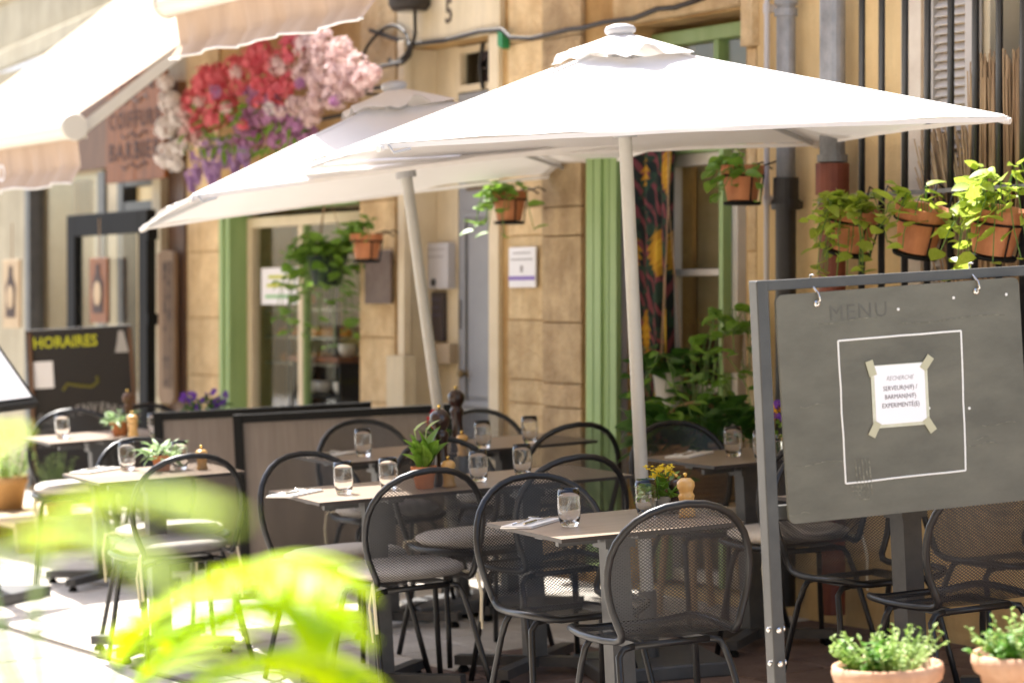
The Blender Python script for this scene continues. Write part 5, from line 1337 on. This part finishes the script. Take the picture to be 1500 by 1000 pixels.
# ---- herb pots beside the chalkboard
def herb_pot(px, z_, face, r, h, crate_h, label, seed, short_):
    random.seed(seed)
    x = (px - 750) / F * z_
    cr = thing('slatted_crate', 'wooden crate under the ' + short_, 'crate', on_ground(x, z_, face))
    for i in range(4):
        for s in (-1, 1):
            q = MB(); q.bx(-.16, .16, s * .15 - .006, s * .15 + .006, .01 + i * crate_h / 4, (i + .86) * crate_h / 4); part('slat', q, M_woodl, cr)
    for i in range(4):
        q = MB(); q.bx(-.16 + i * .081, -.16 + i * .081 + .072, -.16, .16, crate_h, crate_h + .01); part('slat', q, M_woodl, cr)
    q = MB()
    for sx in (-1, 1):
        for sy in (-1, 1): q.bx(sx * .14 - .012, sx * .14 + .012, sy * .13 - .012, sy * .13 + .012, 0, crate_h)
    part('corner_post', q, M_woodl, cr)
    o = thing('herb_pot', label, 'potted plant', on_ground(x, z_, face, crate_h + .011), 'pale terracotta herb pots by the chalkboard')
    prof = [(0, 0), (r * .62, 0), (r * .88, h * .80), (r * .98, h * .84), (r * 1.02, h * .92), (r, h * .99), (r * .95, h), (r * .90, h * .985), (r * .84, h * .80), (0, h * .80)]
    pt = part('pot', MB().lathe(prof, 40), M_terral, o, smooth=True)
    so = part('soil', MB().lathe([(0, h * .86), (r * .86, h * .84)], 20), M_soil, o)
    q = MB(); herb(q, 74, r * .72, .105, .020); f = part('herbs', q, M_herb, o, kind='stuff'); f.location = (0, 0, h * .84)
    q = MB(); herb(q, 20, r * .45, .085, .028, LV1); f = part('mint', q, mat('mint_leaf', (.10, .26, .02), .5, col2=(.16, .36, .05), scale=12, trans=.45), o, kind='stuff'); f.location = (-.06, 0, h * .85)
    random.seed(seed + 50)
herb_pot(1318, 6.35, 20, .128, .24, .345, 'pale terracotta herb pot in front of the bare chair under the chalkboard', 31, 'herb pot before the bare chair')
herb_pot(1533, 6.25, 20, .140, .26, .355, 'pale terracotta herb pot farther right along the chalkboard stand', 33, 'herb pot at the far end of the chalkboard stand')

# ---- wicker planter on a stool by the glazed doorway
ws = thing('plant_stool', 'wooden legged stool under the wicker planter by the glazed doorway', 'stool', on_ground(.80, 11.42, 30))
q = MB(); q.lathe([(0, .44), (.19, .44), (.20, .455), (.19, .47), (0, .47)], 24); part('seat', q, M_woodl, ws)
for a in (45, 135, 225, 315):
    q = MB(); q.tube([(.19 * math.cos(R(a)), .19 * math.sin(R(a)), .0), (.13 * math.cos(R(a)), .13 * math.sin(R(a)), .44)], .016, 8); part('leg', q, M_woodl, ws)
wp = thing('wicker_planter', 'wicker basket planter overflowing with dark green leaves in the doorway', 'planter', on_ground(.80, 11.42, 30, .471))
q = MB()
for i in range(12): q.tube([((.15 + .004 * i) * math.cos(a), (.15 + .004 * i) * math.sin(a), .012 + i * .021) for a in [k * math.pi / 16 for k in range(32)]], .0125, 6, closed=True)
part('basket', q, M_wicker, wp, smooth=True)
q = MB(); q.lathe([(0, .01), (.145, .012), (.185, .23), (0, .235)], 20); part('liner', q, M_soil, wp)
q = MB(); q.tube([(-.19 * math.cos(a), 0, .25 + .16 * math.sin(a)) for a in [i * math.pi / 14 for i in range(15)]], .009, 6); part('handle', q, M_wicker, wp, smooth=True)
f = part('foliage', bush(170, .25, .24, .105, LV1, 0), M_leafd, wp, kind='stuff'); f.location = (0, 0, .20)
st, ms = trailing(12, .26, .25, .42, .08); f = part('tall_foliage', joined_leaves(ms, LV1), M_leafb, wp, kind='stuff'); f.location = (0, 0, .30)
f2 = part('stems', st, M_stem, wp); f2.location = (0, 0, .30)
hanging_basket(on_wall(U(1078, .12), .14, Z(1078, 490, .12)), 'small trailing plant hung on the right jamb of the glazed doorway', M_twig, M_leafb, 10, .12, .30, .16, .07, cord=.0, r=.05)
hanging_basket(on_wall(U(968, .02), -.02, Z(968, 545, .02)), 'leafy vine pot hung in front of the tropical curtain', M_white, M_leafd, 16, .20, .22, .14, .085, cord=1.25, r=.07)
# ---- pansies behind the screens
ps = thing('pansy_pedestal', 'slim wooden pedestal under the violet pansies below the cafe window', 'pedestal', on_ground(-1.53, 14.05, 30))
q = MB(); q.bx(-.14, .14, -.14, .14, .58, .61); part('top', q, M_woodl, ps)
for sx in (-1, 1):
    for sy in (-1, 1):
        q = MB(); q.bx(sx * .11 - .015, sx * .11 + .015, sy * .11 - .015, sy * .11 + .015, 0, .58); part('leg', q, M_woodl, ps)
pv = thing('pansy_pot', 'violet pansies in a dark pot behind the taupe screens', 'potted plant', on_ground(-1.53, 14.05, 30, .611))
part('pot', MB().lathe([(a, z + .14) for a, z in pot_profile(.10, .14)], 18), M_blackm, pv)
f = part('leaves', bush(130, .11, .14, .06, LV2), M_leafd, pv, kind='stuff'); f.location = (0, 0, .12)
q = MB()
for i in range(36): floret(q, (rnd(-.11, .11), rnd(-.09, .09), .18 + rnd(.0, .10)), (rnd(-1, 1), -1, .6), .019)
part('blossoms', q, M_pansy, pv)

# ================================================================= PALM IN THE FOREGROUND
PY = 2.35
def at(px, py, y): return Vector(((px - 750) / F * y, y, CAM_H + (450 - py) / F * y))
pc = Vector((-.62, 3.35, 0)); pc.z = gz(pc.x, pc.y)
pr = thing('potted_palm', 'bright yellow-green palm with arching fronds in a tall pot out on the street', 'palm', Matrix.Translation(pc))
q = MB(); q.lathe([(0, 0), (.16, 0), (.21, .48), (.23, .50), (.22, .56), (.20, .56), (.19, .48), (0, .46)], 28); part('pot', q, M_terral, pr, smooth=True)
q = MB(); q.lathe([(0, .50), (.19, .49)], 20); part('soil', q, M_soil, pr)
crown = Vector((0, 0, .50))
def frond(pts, ll, wd, seed, droop=.75, n=26, bare=.4):
    """midrib through pts (metres from the pot), leaflets on both sides beyond the bare stalk"""
    random.seed(seed)
    pts = [Vector(p) for p in pts]; m = 24; cur = []
    for i in range(m + 1):
        t = i / m * (len(pts) - 1); k = min(int(t), len(pts) - 2); f = t - k
        p0 = pts[max(k - 1, 0)]; p1 = pts[k]; p2 = pts[k + 1]; p3 = pts[min(k + 2, len(pts) - 1)]
        cur.append(0.5 * ((2 * p1) + (p2 - p0) * f + (2 * p0 - 5 * p1 + 4 * p2 - p3) * f * f + (3 * p1 - p0 - 3 * p2 + p3) * f ** 3))
    q = MB(); q.tube(cur, [.006 * (1 - .75 * i / m) + .001 for i in range(m + 1)], 6)
    fo = part('frond', q, M_stem, pr, smooth=True); lf = MB()
    for i in range(n):
        s = bare + (1 - bare) * i / (n - 1); t = s * m; k = min(int(t), m - 1); p = cur[k].lerp(cur[k + 1], t - k); tan = (cur[min(k + 1, m)] - cur[max(k - 1, 0)]).normalized()
        side = tan.cross(Vector((0, 0, 1))).normalized(); env = math.sin(math.pi * min(1, .18 + .80 * i / (n - 1))) ** .6
        for sg in (-1, 1):
            L = ll * env * rnd(.85, 1.1); d = (side * sg * .62 + tan * .85 + Vector((0, 0, .25 + rnd(-.1, .1)))).normalized()
            nn = 7; pp = [p]
            for a in range(nn):
                d = (d + Vector((0, 0, -droop / nn))).normalized(); pp.append(pp[-1] + d * L / nn)
            wv = d.cross(Vector((0, 0, 1))).normalized(); b0 = len(lf.v)
            for a, z in enumerate(pp):
                h = wd * (math.sin(math.pi * (.12 + .86 * a / nn)) ** .7) * .5; lf.v += [z - wv * h, z + Vector((0, 0, -h * .3)), z + wv * h]
            for a in range(nn):
                c = b0 + a * 3; lf.f += [(c, c + 1, c + 4, c + 3), (c + 1, c + 2, c + 5, c + 4)]
    part('leaflets', lf, M_palm, fo, smooth=True, kind='stuff')
def fr_px(ps, y0, y1): 
    n = len(ps); return [at(px, py, y0 + (y1 - y0) * i / (n - 1)) - pc for i, (px, py) in enumerate(ps)]
frond([crown] + fr_px([(120, 1150), (170, 985), (260, 880), (380, 825), (490, 850)], 3.35, 3.0), .15, .024, 1, n=24, bare=.42, droop=1.0)
frond([crown] + fr_px([(120, 1150), (190, 1020), (290, 920), (400, 880), (490, 920)], 3.4, 3.1), .14, .024, 2, n=20, bare=.42, droop=1.0)
frond([crown] + fr_px([(110, 1200), (180, 1100), (280, 1010), (400, 960), (520, 990)], 3.4, 3.1), .13, .022, 5, n=18, bare=.42, droop=.9)
frond([crown] + fr_px([(60, 1150), (10, 950), (-60, 720), (-60, 640), (10, 625)], 3.3, 2.3), .07, .020, 3, n=22, bare=.62)
frond([crown] + fr_px([(60, 1150), (50, 900), (80, 770), (190, 720), (330, 760)], 3.3, 1.4), .050, .012, 4, n=18, bare=.5, droop=.5)
frond([crown] + fr_px([(40, 1150), (-30, 900), (20, 800), (120, 780), (260, 860)], 3.3, 1.4), .045, .011, 9, n=16, bare=.5, droop=.5)
frond([crown] + fr_px([(20, 1200), (-60, 1080), (-160, 980), (-260, 1020)], 3.4, 3.6), .14, .022, 6, n=24, bare=.4)
frond([crown] + fr_px([(110, 1220), (150, 1150), (210, 1080), (290, 1080)], 3.3, 3.0), .11, .022, 7, n=22, bare=.35)
